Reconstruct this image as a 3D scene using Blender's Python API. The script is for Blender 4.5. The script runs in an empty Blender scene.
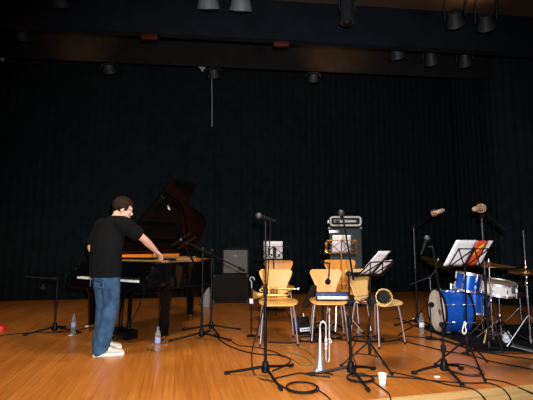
import bpy, bmesh, math, random
from mathutils import Vector, Matrix
random.seed(7)
S = bpy.context.scene
COL = S.collection
PI = math.pi
R = math.radians
V = Vector

# ------------------------------------------------------------------ camera, world, lights, exposure
F = 415.0; PITCH = math.atan(47 / 415); CH = 1.10
cam = bpy.data.cameras.new('camera'); cam.sensor_width = 36; cam.lens = 36 * F / 533; cam.clip_end = 100
co = bpy.data.objects.new('camera', cam); COL.objects.link(co)
co.location = (0, 0, CH); co.rotation_euler = (PI / 2 + PITCH, 0, 0)
S.camera = co
W = bpy.data.worlds.new('world'); S.world = W; W.use_nodes = True
W.node_tree.nodes['Background'].inputs[0].default_value = (.55, .7, 1, 1)
W.node_tree.nodes['Background'].inputs[1].default_value = .012
def light(name, kind, loc, energy, col, target=None, size=.2, spot=60, blend=.6):
    l = bpy.data.lights.new(name, kind); l.energy = energy; l.color = col
    if kind == 'AREA': l.shape = 'DISK'; l.size = size
    else: l.shadow_soft_size = size
    if kind == 'SPOT': l.spot_size = R(spot); l.spot_blend = blend
    o = bpy.data.objects.new(name, l); COL.objects.link(o); o.location = loc
    if target is not None: o.rotation_euler = (V(target) - V(loc)).to_track_quat('-Z', 'Y').to_euler()
    return o
light('camera_flash', 'SPOT', (.06, -.02, 1.24), 1150, (.92, .95, 1), (.25, 5, .75), .04, 100, .9)
light('front_of_house_light', 'SPOT', (1.2, -1.5, 6.2), 3600, (1, .86, .68), (.5, 4.6, 0), .5, 62, .7)
light('stage_wash_centre', 'SPOT', (.5, 3.4, 3.75), 420, (1, .84, .64), (.3, 4.6, 0), .35, 125, .8)
light('stage_wash_left', 'SPOT', (-3.4, 3.2, 3.75), 310, (1, .84, .64), (-2.5, 5, 0), .35, 120, .8)
light('warm_spill_border', 'SPOT', (1.15, 6.75, 4.2), 60, (1, .5, .18), (1.25, 7.2, 4.62), .1, 95, 1)
light('warm_spill_border_left', 'SPOT', (-3.2, 6.4, 4.2), 20, (1, .55, .25), (-3.3, 7.0, 4.7), .1, 85, 1)
light('warm_spill_ceiling', 'SPOT', (2.9, 5.25, 4.08), 14, (1, .5, .2), (2.8, 5.0, 4.5), .1, 150, 1)
S.view_settings.view_transform = 'Standard'; S.view_settings.look = 'None'
S.view_settings.exposure = 0; S.view_settings.gamma = 1; S.view_settings.use_curve_mapping = False

# ------------------------------------------------------------------ survey helpers: from the photo's measurements to metres on the stage
def ray(px, py):
    x = (px - 266.5) / F; u = (200 - py) / F
    return V((x, math.cos(PITCH) - u * math.sin(PITCH), math.sin(PITCH) + u * math.cos(PITCH)))
def G(px, py, z=0):
    d = ray(px, py); t = (z - CH) / d.z
    return V((0, 0, CH)) + d * t
def P(px, py, Y):
    d = ray(px, py)
    return V((0, 0, CH)) + d * (Y / d.y)

# ------------------------------------------------------------------ materials
def mat(name, col, rough=.5, metal=0, var=.12, scale=12, bump=0, coat=0, trans=0, spec=.5, alpha=1, emit=0, stretch=None):
    m = bpy.data.materials.new(name); m.use_nodes = True
    n = m.node_tree.nodes; L = m.node_tree.links; b = n['Principled BSDF']
    tc = n.new('ShaderNodeTexCoord'); no = n.new('ShaderNodeTexNoise'); no.inputs['Scale'].default_value = scale
    no.inputs['Detail'].default_value = 4
    if stretch:
        mp = n.new('ShaderNodeMapping'); mp.inputs['Scale'].default_value = stretch
        L.new(tc.outputs['Object'], mp.inputs[0]); L.new(mp.outputs[0], no.inputs['Vector'])
    else: L.new(tc.outputs['Object'], no.inputs['Vector'])
    rp = n.new('ShaderNodeValToRGB'); rp.color_ramp.elements[0].position = .3; rp.color_ramp.elements[1].position = .7
    rp.color_ramp.elements[0].color = [c * (1 - var) for c in col[:3]] + [1]
    rp.color_ramp.elements[1].color = [min(1, c * (1 + var)) for c in col[:3]] + [1]
    L.new(no.outputs['Fac'], rp.inputs[0]); L.new(rp.outputs[0], b.inputs['Base Color'])
    b.inputs['Roughness'].default_value = rough; b.inputs['Metallic'].default_value = metal
    b.inputs['Specular IOR Level'].default_value = spec
    if coat: b.inputs['Coat Weight'].default_value = coat; b.inputs['Coat Roughness'].default_value = .04
    if trans: b.inputs['Transmission Weight'].default_value = trans; b.inputs['IOR'].default_value = 1.33
    if emit: L.new(rp.outputs[0], b.inputs['Emission Color']); b.inputs['Emission Strength'].default_value = emit
    if bump:
        bp = n.new('ShaderNodeBump'); bp.inputs['Strength'].default_value = bump; bp.inputs['Distance'].default_value = .01
        L.new(no.outputs['Fac'], bp.inputs['Height']); L.new(bp.outputs[0], b.inputs['Normal'])
    return m
def paper_mat(name, col):
    m = mat(name, col, .8, var=.02); n = m.node_tree.nodes; L = m.node_tree.links
    t = n.new('ShaderNodeBsdfTranslucent'); t.inputs[0].default_value = (*col, 1); x = n.new('ShaderNodeMixShader'); x.inputs[0].default_value = .35
    L.new(n['Principled BSDF'].outputs[0], x.inputs[1]); L.new(t.outputs[0], x.inputs[2]); L.new(x.outputs[0], n['Material Output'].inputs[0]); return m
def plank_mat(name, c1, c2, rot, rough=.3, coat=.25, row=.085, length=1.7):
    m = bpy.data.materials.new(name); m.use_nodes = True
    n = m.node_tree.nodes; L = m.node_tree.links; b = n['Principled BSDF']
    tc = n.new('ShaderNodeTexCoord'); mp = n.new('ShaderNodeMapping'); mp.inputs['Rotation'].default_value = (0, 0, rot)
    L.new(tc.outputs['Object'], mp.inputs[0])
    br = n.new('ShaderNodeTexBrick'); br.offset = .37; br.inputs['Scale'].default_value = 1
    br.inputs['Brick Width'].default_value = length; br.inputs['Row Height'].default_value = row
    br.inputs['Mortar Size'].default_value = .0012; br.inputs['Mortar Smooth'].default_value = .3
    br.inputs['Color1'].default_value = (*c1, 1); br.inputs['Color2'].default_value = (*c2, 1)
    br.inputs['Mortar'].default_value = (c1[0] * .35, c1[1] * .3, c1[2] * .3, 1)
    L.new(mp.outputs[0], br.inputs['Vector'])
    st = n.new('ShaderNodeMapping'); st.inputs['Scale'].default_value = (1.2, 26, 1); L.new(mp.outputs[0], st.inputs[0])
    no = n.new('ShaderNodeTexNoise'); no.inputs['Scale'].default_value = 1.6; no.inputs['Detail'].default_value = 6
    L.new(st.outputs[0], no.inputs['Vector'])
    big = n.new('ShaderNodeTexNoise'); big.inputs['Scale'].default_value = .9; big.inputs['Detail'].default_value = 5
    L.new(tc.outputs['Object'], big.inputs['Vector'])
    def mul(a, src, lo, hi):
        r = n.new('ShaderNodeMapRange'); r.inputs['From Min'].default_value = .3; r.inputs['From Max'].default_value = .7
        r.inputs['To Min'].default_value = lo; r.inputs['To Max'].default_value = hi; L.new(src, r.inputs['Value'])
        mx = n.new('ShaderNodeMix'); mx.data_type = 'RGBA'; mx.blend_type = 'MULTIPLY'; mx.inputs['Factor'].default_value = 1
        L.new(a, mx.inputs[6]); L.new(r.outputs[0], mx.inputs[7]); return mx.outputs[2]
    c = mul(mul(br.outputs['Color'], no.outputs['Fac'], .8, 1.15), big.outputs['Fac'], .85, 1.12)
    L.new(c, b.inputs['Base Color'])
    rr = n.new('ShaderNodeMapRange'); rr.inputs['To Min'].default_value = rough - .06; rr.inputs['To Max'].default_value = rough + .14
    L.new(big.outputs['Fac'], rr.inputs['Value']); L.new(rr.outputs[0], b.inputs['Roughness'])
    b.inputs['Coat Weight'].default_value = coat; b.inputs['Coat Roughness'].default_value = .22
    return m
YAW = R(12)
M = dict(
    floor=plank_mat('stage_planks', (.54, .180, .028), (.45, .138, .019), -(YAW + PI / 2)),
    fascia=mat('fascia_wood', (.62, .36, .13), .45, var=.12, scale=3, stretch=(1, 1, 12)),
    curtain=mat('black_drape', (.0072, .0112, .0128), .95, var=.25, scale=5, spec=.1),
    sidecurtain=mat('blue_black_drape', (.011, .015, .019), .95, var=.25, scale=5, spec=.1),
    border=mat('border_cloth', (.0085, .0115, .0155), .95, var=.2, scale=4, spec=.1),
    border2=mat('border_black', (.014, .013, .012), .95, var=.2, scale=4, spec=.1),
    wall=mat('dark_wall', (.02, .02, .022), .9), ceil=mat('brown_ceiling', (.06, .04, .025), .8, var=.2, scale=2),
    black=mat('piano_black', (.002, .002, .0025), .06, coat=0, var=.1, spec=.14), blackmatte=mat('black_matte', (.004, .004, .0045), .6, spec=.15),
    blackmetal=mat('black_metal', (.0035, .0035, .004), .42, var=.2, spec=.16), rubber=mat('rubber', (.006, .006, .006), .8, spec=.2),
    cable=mat('cable_rubber', (.007, .006, .006), .6, spec=.15), greencable=mat('green_cable', (.13, .13, .03), .6),
    tolex=mat('tolex', (.006, .0065, .007), .75, scale=300, var=.4, bump=.2, spec=.2),
    cabgrey=mat('cab_grille', (.038, .05, .058), .7, scale=200, var=.4),
    grille=mat('grille_cloth', (.115, .107, .096), .85, scale=180, var=.35),
    silver=mat('silver', (.90, .87, .83), .36, .9, var=.05), chrome=mat('chrome', (.92, .90, .96), .42, 1, var=.04),
    brass=mat('brass', (.66, .49, .22), .26, 1, var=.08), oldbrass=mat('trumpet_brass', (.55, .36, .13), .42, .85, var=.1), hardware=mat('drum_hardware', (.34, .34, .36), .24, 1, var=.1), gold=mat('gold_plate', (.75, .45, .16), .35, .7, var=.1, scale=4),
    bronze=mat('cymbal_bronze', (.52, .30, .10), .34, 1, var=.12, scale=30), darkbronze=mat('dark_bronze', (.45, .23, .08), .4, .9, var=.1),
    white=mat('white_key', (.86, .84, .8), .3, var=.03), paper=paper_mat('paper', (.93, .91, .93)),
    print=mat('print', (.02, .02, .03), .8), red=mat('red_print', (.78, .075, .02), .6, var=.06), yellow=mat('yellow_print', (.9, .52, .05), .6, var=.2),
    wood=mat('chair_ply', (.66, .335, .075), .35, var=.08, scale=3, stretch=(6, 1, 1), coat=.15),
    woodorange=mat('chair_ply_orange', (.66, .27, .045), .35, var=.08, scale=3, stretch=(6, 1, 1), coat=.15),
    woodpale=mat('chair_ply_pale', (.74, .47, .18), .35, var=.08, scale=3, stretch=(6, 1, 1), coat=.15),
    veneer=mat('maple_veneer', (.85, .24, .035), .3, var=.15, scale=3, coat=.4),
    blue=mat('drum_blue', (.012, .11, .62), .25, .35, var=.25, scale=60, coat=.8), bluedark=mat('amp_blue', (.02, .05, .2), .5),
    head=mat('drum_head', (.66, .62, .56), .6, var=.06, scale=8), tanhead=mat('snare_head', (.75, .52, .26), .55, var=.08),
    cream=mat('snare_shell', (.86, .83, .76), .3, var=.03), mat=mat('drum_mat', (.006, .0085, .0105), .95, spec=.1, scale=120, var=.3),
    skin=mat('skin', (.68, .38, .27), .5, var=.06, scale=10), shirt=mat('shirt', (.0042, .0046, .0055), .9, spec=.1, var=.2, scale=20, bump=.1),
    jeans=mat('denim', (.033, .080, .150), .85, var=.45, scale=13, spec=.2, bump=.1), denimdark=mat('denim_seam', (.06, .12, .2), .85),
    hair=mat('hair', (.019, .0085, .005), .7, var=.5, scale=60, spec=.15), shoe=mat('shoe', (.62, .58, .48), .6, var=.06), sole=mat('sole', (.8, .78, .72), .6), lips=mat('lips', (.55, .22, .17), .5),
    glass=mat('bottle_plastic', (.92, .96, 1), .05, trans=.9, var=.02), water=mat('water', (.85, .93, 1), .02, trans=1, var=.01), lab=mat('bottle_label', (.30, .35, .62), .4), cap=mat('bottle_cap', (.10, .13, .25), .4),
    cup=mat('cup_white', (.9, .86, .8), .5, var=.02), redcap=mat('red_plastic', (.55, .02, .01), .4), wine=mat('mic_wine', (.32, .11, .08), .5, var=.3, scale=50),
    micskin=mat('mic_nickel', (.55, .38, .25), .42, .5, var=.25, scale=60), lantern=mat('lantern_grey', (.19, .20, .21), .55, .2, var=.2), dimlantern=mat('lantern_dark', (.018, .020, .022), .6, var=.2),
    lens=mat('lens', (.012, .012, .013), .25, var=.1), dimmetal=mat('dim_metal', (.06, .06, .065), .5, .5, var=.15), redgel=mat('red_gel', (.06, .004, .003), .5), amber=mat('amber_gel', (.22, .13, .06), .4), rope=mat('rope', (.30, .30, .30), .7), bag=mat('plastic_bag', (.62, .68, .74), .5, var=.12, scale=25),
    greycloth=mat('grey_cloth', (.20, .19, .19), .9, var=.3, scale=20), stick=mat('stick', (.75, .52, .25), .5), tape=mat('tape', (.8, .75, .68), .6), steelgrey=mat('grey_steel', (.16, .165, .18), .42, .7, var=.1), fg=mat('foam', (.012, .010, .009), .95, scale=150, var=.3, bump=.3, spec=.1),
)

# ------------------------------------------------------------------ object helpers
def tag(o, label, cat, group=None, kind=None):
    if label: o['label'] = label
    if cat: o['category'] = cat
    if group: o['group'] = group
    if kind: o['kind'] = kind
    return o
def thing(name, label, cat, loc=(0, 0, 0), rz=0, group=None):
    o = bpy.data.objects.new(name, None); o.empty_display_size = .1; COL.objects.link(o)
    o.location = loc; o.rotation_euler = (0, 0, rz)
    return tag(o, label, cat, group)
def rootmat(o):
    m = Matrix.LocRotScale(o.location, o.rotation_euler, o.scale)
    return rootmat(o.parent) @ m if o.parent else m
class MB:
    def __init__(s): s.bm = bmesh.new()
    def ring(s, pts): return [s.bm.verts.new(p) for p in pts]
    def skin(s, rings, cap0=True, cap1=True, loop=False, closed=True):
        n = len(rings[0]); f = s.bm.faces
        k = len(rings)
        for i in range(k if loop else k - 1):
            a, b = rings[i], rings[(i + 1) % k]
            for j in range(n if closed else n - 1): f.new((a[j], a[(j + 1) % n], b[(j + 1) % n], b[j]))
        if not loop and closed:
            if cap0: f.new(rings[0][::-1])
            if cap1: f.new(rings[-1])
        return s
    def box(s, c, size, rz=0, rx=0, ry=0, mtx=None, bevel=0):
        m = Matrix.Translation(c) @ Matrix.Rotation(rz, 4, 'Z') @ Matrix.Rotation(ry, 4, 'Y') @ Matrix.Rotation(rx, 4, 'X')
        if mtx is not None: m = mtx @ m
        x, y, z = [q / 2 for q in size]
        vs = [s.bm.verts.new(m @ V((sx * x, sy * y, sz * z))) for sx in (-1, 1) for sy in (-1, 1) for sz in (-1, 1)]
        fs = [s.bm.faces.new([vs[i] for i in q]) for q in ((0, 1, 3, 2), (4, 6, 7, 5), (0, 4, 5, 1), (2, 3, 7, 6), (0, 2, 6, 4), (1, 5, 7, 3))]
        if bevel:
            es = {e for q in fs for e in q.edges}
            bmesh.ops.bevel(s.bm, geom=list(es), offset=bevel, segments=2, affect='EDGES', profile=.6)
        return s
    def tube(s, pts, r, n=8, loop=False, flat=1):
        pts = [V(p) for p in pts]; k = len(pts); rs = r if isinstance(r, (list, tuple)) else [r] * k
        rings = []; u = None
        for i, p in enumerate(pts):
            if loop: t = pts[(i + 1) % k] - pts[i - 1]
            else: t = pts[min(i + 1, k - 1)] - pts[max(i - 1, 0)]
            if t.length < 1e-9: t = V((0, 0, 1))
            t.normalize()
            if u is None:
                u = t.cross(V((0, 0, 1)));
                if u.length < .05: u = t.cross(V((0, 1, 0)))
            u = (u - t * u.dot(t));
            if u.length < 1e-6: u = t.orthogonal()
            u.normalize(); w = t.cross(u)
            rings.append(s.ring([p + u * math.cos(2 * PI * j / n) * rs[i] + w * math.sin(2 * PI * j / n) * rs[i] * flat for j in range(n)]))
        return s.skin(rings, loop=loop)
    def lathe(s, prof, n=24, mtx=None, closed_prof=False):
        m = mtx or Matrix.Identity(4); rings = []
        for r, z in prof:
            r = max(r, 1e-4); rings.append(s.ring([m @ V((r * math.cos(2 * PI * j / n), r * math.sin(2 * PI * j / n), z)) for j in range(n)]))
        return s.skin(rings, loop=closed_prof)
    def loft(s, secs, n=20):
        rings = [s.ring([V(c) + V(u) * math.cos(2 * PI * j / n) + V(v) * math.sin(2 * PI * j / n) for j in range(n)]) for c, u, v in secs]
        return s.skin(rings)
    def ball(s, c, r, seg=16, mtx=None):
        if not isinstance(r, (tuple, list)): r = (r, r, r)
        m = Matrix.Translation(c) @ Matrix.Diagonal((*r, 1))
        if mtx is not None: m = mtx @ m
        bmesh.ops.create_uvsphere(s.bm, u_segments=seg, v_segments=max(6, seg * 2 // 3), radius=1, matrix=m)
        return s
    def prism(s, poly, z0, z1, mtx=None):
        m = mtx or Matrix.Identity(4)
        a = s.ring([m @ V((x, y, z0)) for x, y in poly]); b = s.ring([m @ V((x, y, z1)) for x, y in poly])
        return s.skin([a, b])
    def sheet(s, rows):
        rings = [s.ring(r) for r in rows]
        return s.skin(rings, closed=False)
    def build(s, name, mt, parent=None, world=False, smooth=True, solid=0, sub=0, bevel=0):
        bm = s.bm
        if world and parent is not None: bm.transform(rootmat(parent).inverted())
        bmesh.ops.recalc_face_normals(bm, faces=bm.faces)
        me = bpy.data.meshes.new(name)
        if smooth:
            for f in bm.faces: f.smooth = True
            for e in bm.edges:
                if len(e.link_faces) == 2 and e.calc_face_angle(0) > R(38): e.smooth = False
        bm.to_mesh(me); bm.free(); me.materials.append(mt)
        o = bpy.data.objects.new(name, me); COL.objects.link(o)
        if parent is not None: o.parent = parent
        if solid:
            q = o.modifiers.new('thickness', 'SOLIDIFY'); q.thickness = solid; q.offset = 0
        if sub:
            q = o.modifiers.new('smooth', 'SUBSURF'); q.levels = sub; q.render_levels = sub
        if bevel:
            q = o.modifiers.new('bevel', 'BEVEL'); q.width = bevel; q.segments = 2; q.limit_method = 'ANGLE'
        return o
def struct(o): o['kind'] = 'structure'; return o
def dup(o, loc=None, rz=None, label=None, group=None, parent=None, scale=None):
    c = o.copy(); COL.objects.link(c)
    if parent is not None: c.parent = parent
    if loc is not None: c.location = loc
    if rz is not None: c.rotation_euler = (0, 0, rz)
    if scale: c.scale = (scale,) * 3
    if label: c['label'] = label
    if group: c['group'] = group
    for ch in list(o.children): dup(ch, parent=c)
    return c
def axis(p, d):
    d = V(d).normalized(); q = d.to_track_quat('Z', 'Y')
    return Matrix.Translation(p) @ q.to_matrix().to_4x4()
def smooth_path(pts, k=6):
    pts = [V(p) for p in pts]; out = []
    for i in range(len(pts) - 1):
        p0 = pts[max(i - 1, 0)]; p1 = pts[i]; p2 = pts[i + 1]; p3 = pts[min(i + 2, len(pts) - 1)]
        for j in range(k):
            t = j / k
            out.append(.5 * ((2 * p1) + (p2 - p0) * t + (2 * p0 - 5 * p1 + 4 * p2 - p3) * t * t + (3 * p1 - p0 - 3 * p2 + p3) * t ** 3))
    return out + [pts[-1]]

# ------------------------------------------------------------------ the setting: stage, drapes, borders, auditorium shell
e1, e2 = G(391, 397.5), G(533, 384)
ed = (e2 - e1).normalized(); en = V((-ed.y, ed.x, 0))
lft = e1 - ed * 8; rgt = e1 + ed * 7
bk0, bk1 = G(0, 301.5), G(400, 292.5)
bd = (bk1 - bk0).normalized(); bn = V((bd.y, -bd.x, 0))     # bn points downstage
bl, br_ = bk0 - bd * 3 - bn * 1.5, bk1 + bd * 6 - bn * 1.5
struct(MB().prism([(q.x, q.y) for q in (lft, rgt, br_, bl)], -.04, 0).build('floor', M['floor'], smooth=False))
m = MB(); m.prism([(q.x, q.y) for q in (lft - en * .0 + en * .03, rgt + en * .03, rgt + en * .06, lft + en * .06)], -1.0, -.041)
struct(m.build('trim_1', M['fascia'], smooth=False))
m = MB(); m.prism([(q.x, q.y) for q in (lft - en * .025, rgt - en * .025, rgt + en * .0, lft + en * .0)], -.05, -.001)
struct(m.build('trim_2', M['fascia'], smooth=False))
struct(MB().prism([(-8, -6), (11, -6), (11, 4.9), (-8, 1.2)], -1.04, -1.0).build('floor_auditorium', M['wall'], smooth=False))

def drape(name, a, b, z0, z1, mt, label, fold=.16, amp=.022, cat='curtain', taper=0, seed=0):
    rnd = random.Random(seed); a = V(a); b = V(b); d = (b - a); L = d.length; d.normalize(); nn = V((d.y, -d.x, 0))
    n = int(L / fold * 6); ph = 0; cols = []
    for i in range(n + 1):
        if i % 6 == 0: w = amp * rnd.uniform(.55, 1.25)
        cols.append((i / n * L, w * math.sin(i / 6 * 2 * PI)))
    rows = []
    for k in range(5):
        z = z0 + (z1 - z0) * k / 4
        rows.append([a + d * x + nn * y * (1 - .35 * k / 4) + V((0, 0, z)) for x, y in cols])
    o = MB().sheet(rows).build(name, mt, solid=.012)
    tag(o, label, cat); return o
bs = P(212, 290, 9.15); split = bk0 + bd * ((bs - bk0).dot(bd))
drape('stage_curtain', bk0 - bd * 3, split + bd * .02, .02, 7.2, M['curtain'], 'black pleated backdrop curtain behind the grand piano, left of the hanging rope', seed=1)
rb = bk0 + bd * (bk1 - bk0).length
cr = P(457, 290, 10.2); cr = bk0 + bd * ((cr - bk0).dot(bd))
drape('stage_curtain', split - bd * .06 - bn * .1, cr - bn * .1 + bd * .6, .02, 7.2, M['curtain'], 'black pleated backdrop curtain behind the wooden chairs and bass amplifier stack', seed=2)
sr0 = P(457, 200, 9.3); sr1 = P(497, 200, 8.0); sr2 = P(600, 200, 7.4)
drape('stage_curtain', (sr0.x, sr0.y, 0), (sr1.x, sr1.y, 0), .02, 6.2, M['curtain'], 'narrow dark leg curtain far behind the overhead drum microphone', seed=3)
drape('stage_curtain', (sr1.x, sr1.y, 0), (sr2.x + 1.5, sr2.y, 0), .02, 6.4, M['sidecurtain'], 'blue-black side curtain at the right behind the drum kit', seed=4)

def flat_border(name, p0, p1, ztop, thick, mt, label, struct_=False, cat='border', ext=2.5):
    # a hanging border or header: bottom edge from p0 to p1, up to ztop
    d = V((p1.x - p0.x, p1.y - p0.y, 0)).normalized(); nn = V((-d.y, d.x, 0)) * thick
    a = p0 - d * 2.5; b = p1 + d * ext
    a.z = p0.z; b.z = p0.z
    m = MB(); q = [a, b, b + nn, a + nn]
    lo = m.ring([V((v.x, v.y, p0.z)) for v in q]); hi = m.ring([V((v.x, v.y, ztop)) for v in q])
    m.skin([lo, hi])
    o = m.build(name, mt, smooth=False)
    if struct_: struct(o)
    else: tag(o, label, cat)
    return o
def match_depth(px, py, z):          # depth at which a point of this height shows at this place
    d = ray(px, py); return V((0, 0, CH)) + d * ((z - CH) / d.z)
h0 = P(0, 24, 5.0); h1 = match_depth(533, 53.5, h0.z)
t0 = match_depth(360, 0, h0.z + .55); 
HT = P(533, 17, h1.y).z
flat_border('trim_3', h0, h1, HT, .12, M['border'], None, True)
g0 = P(0, 57, 7.0); g1 = match_depth(494, 79, g0.z)
flat_border('border_curtain', g0, g1, g0.z + 1.6, .03, M['border2'], 'black border curtain hanging across the stage below the front header', cat='curtain', ext=0)
struct(MB().box((1.5, 8.5, 7.3), (24, 12, .1)).build('ceiling', M['wall'], smooth=False))
hd = V((h1.x - h0.x, h1.y - h0.y, 0)).normalized(); hn = V((-hd.y, hd.x, 0))
zc = HT
hm = [h0 - hd * 4, h1 + hd * 5, h1 + hd * 5 - hn * 9, h0 - hd * 4 - hn * 9]
struct(MB().prism([(q.x, q.y) for q in hm], zc, zc + .08).build('ceiling_auditorium', M['ceil'], smooth=False))
wl0 = bl; 
struct(MB().prism([(-8, -6), (-8.2, -6), (-8.9, 11), (-8.7, 11)], -1, 7.3).build('wall_left', M['wall'], smooth=False))
struct(MB().prism([(11, -6), (11.2, -6), (11.2, 14), (11, 14)], -1, 7.3).build('wall_right', M['wall'], smooth=False))
bw0, bw1 = bl + bn * .2, br_ + bn * .2
struct(MB().prism([(q.x, q.y) for q in (bw0 - bd * 2, bw1 + bd * 3, bw1 + bd * 3 - bn * .2, bw0 - bd * 2 - bn * .2)], -.04, 7.3).build('wall_back', M['wall'], smooth=False))

# lighting batten and lanterns
BY = 7.3
ba = P(100, 60.5, BY); bb = match_depth(500, 79, ba.z)
def bat(px):
    lo, hi = -1.5, 1.5
    for _ in range(40):
        md = (lo + hi) / 2; q = ba + (bb - ba) * md; v = q - V((0, 0, CH)); fw = v.y * math.cos(PITCH) + v.z * math.sin(PITCH)
        if 266.5 + v.x / fw * F < px: lo = md
        else: hi = md
    return ba + (bb - ba) * lo
def pipe(a, b, label): return tag(MB().tube([a, b], .024, 10).build('lighting_batten', M['dimlantern']), label, 'pipe', 'lighting pipes above the stage')
pipe(ba - (bb - ba) * .3, bb, 'long dark lighting pipe hung along the lower edge of the black border curtain')
FZ = P(266, -14, 4.65); MZ = P(266, 22, 6.6)
pipe(V((-6, 4.65, FZ.z)), V((6, 4.65, FZ.z)), 'lighting pipe just above the picture that carries the front stage lanterns')
pipe(V((-7, 6.6, MZ.z)), V((6.5, 6.6, MZ.z)), 'lighting pipe hidden behind the front header')
def lantern(p, w, h, az, tilt, label, mt, lens=True, up=.2, shape='fresnel', group=None):
    """p: centre; w: diameter of the front, h: body length; hangs from a clamp `up` metres above"""
    t = thing('stage_lantern', label, 'stage light', p, az, group)
    mm = Matrix.Rotation(tilt, 4, 'X')
    b = MB()
    if shape == 'tube': b.lathe([(w * .46, h / 2), (w * .5, h / 2 - .02), (w * .5, -h / 2 + .03), (w * .56, -h / 2)], 18, mm)
    else: b.lathe([(w * .2, h * .5), (w * .34, h * .46), (w * .38, h * .1), (w * .42, -h * .1), (w * .52, -h * .48), (w * .5, -h * .5)], 18, mm)
    b.build('body', mt, t)
    MB().lathe([(w * .36, -h * .5 - .004), (w * .3, -h * .5 - .014), (.001, -h * .5 - .022)], 18, mm).build('lens', M['lens'], t)
    y = MB(); y.tube([(-w * .56, 0, 0), (-w * .56, 0, up * .6), (-w * .3, 0, up * .85), (w * .3, 0, up * .85), (w * .56, 0, up * .6), (w * .56, 0, 0)], .009, 6); y.build('yoke', M['dimlantern'], t)
    k = MB(); k.tube([(0, 0, up * .83), (0, 0, up + .03)], .014, 6); k.box((0, 0, up + .03), (.05, .05, .06)); k.build('clamp', M['dimlantern'], t)
    c = MB(); c.tube([(w * .4, 0, h * .3), (w * .7, .02, up * .5), (w * .4, .03, up * .9)], .006, 5); c.build('power_lead', M['cable'], t)
    return t
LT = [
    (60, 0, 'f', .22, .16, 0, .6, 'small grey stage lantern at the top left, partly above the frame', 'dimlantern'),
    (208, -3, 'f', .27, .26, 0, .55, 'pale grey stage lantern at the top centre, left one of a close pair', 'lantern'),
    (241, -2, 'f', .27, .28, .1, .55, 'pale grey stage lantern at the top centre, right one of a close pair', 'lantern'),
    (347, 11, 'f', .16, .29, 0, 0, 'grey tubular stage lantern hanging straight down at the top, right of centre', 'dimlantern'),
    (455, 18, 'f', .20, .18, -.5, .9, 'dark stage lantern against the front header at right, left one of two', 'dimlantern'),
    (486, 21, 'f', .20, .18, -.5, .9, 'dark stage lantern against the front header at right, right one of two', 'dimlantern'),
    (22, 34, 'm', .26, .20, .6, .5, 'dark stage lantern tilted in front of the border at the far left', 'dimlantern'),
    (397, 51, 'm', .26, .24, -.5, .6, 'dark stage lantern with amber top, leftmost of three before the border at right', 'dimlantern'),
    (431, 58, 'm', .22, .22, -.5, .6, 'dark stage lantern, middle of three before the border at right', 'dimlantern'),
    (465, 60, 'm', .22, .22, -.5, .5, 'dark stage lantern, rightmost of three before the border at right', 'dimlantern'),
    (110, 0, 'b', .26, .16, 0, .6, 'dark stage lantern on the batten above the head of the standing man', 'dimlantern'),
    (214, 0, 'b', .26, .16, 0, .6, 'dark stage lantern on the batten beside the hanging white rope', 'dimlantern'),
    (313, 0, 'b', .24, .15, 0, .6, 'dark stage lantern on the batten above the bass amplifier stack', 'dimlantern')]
for px, py, row, w, h, az, tl, lab, mt in LT:
    if row == 'b': c = bat(px) + V((0, 0, -.14)); up = .11
    else:
        c = P(px, py, 4.65 if row == 'f' else 6.6); up = (FZ.z if row == 'f' else MZ.z) - c.z - .03
    t = lantern(c, w, h, az, tl, lab, M[mt], up=up, shape='tube' if px == 347 else 'fresnel', group='stage lanterns')
    if px == 397:
        MB().box((0, -.02, .13), (.24, .16, .01), rx=-.3).build('gel_frame', M['amber'], t)
for px, lab in ((149, 'small dark red lamp cover under the front header at left'), (282, 'small dark red lamp cover under the front header at centre')):
    lo, hi = -.5, 1.5
    for _ in range(40):
        md = (lo + hi) / 2; q = h0 + (h1 - h0) * md; v = q - V((0, 0, CH)); fw = v.y * math.cos(PITCH) + v.z * math.sin(PITCH)
        if 266.5 + v.x / fw * F < px: lo = md
        else: hi = md
    t = thing('red_lamp_cover', lab, 'lamp', h0 + (h1 - h0) * lo + hn * .06 + V((0, 0, -.035)))
    MB().box((0, 0, 0), (.22, .06, .07), bevel=.015).build('cover', M['redgel'], t); MB().box((0, 0, .03), (.05, .04, .05)).build('bracket', M['dimlantern'], t)
for px, py, Y, lab in ((202, 69, bat(202).y, 'white triangular flap on the batten left of the hanging rope'), (2, 58.5, bat(2).y, 'white flap on the batten at the left edge')):
    c = P(px, py, Y); q = MB(); q.prism([(-.07, .05), (.07, .04), (.01, -.06)], -.008, .008, Matrix.Translation(c) @ Matrix.Rotation(PI / 2, 4, 'X'))
    tag(q.build('barn_door_flap', M['rope']), lab, 'flap')
rp0 = bat(211.5); rp1 = P(212, 127, rp0.y)
tag(MB().tube([rp0, (rp0 + rp1) / 2 + V((.005, 0, 0)), rp1], .0075).build('hanging_rope', M['rope']), 'thin white rope hanging down in front of the black backdrop', 'rope')

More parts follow.
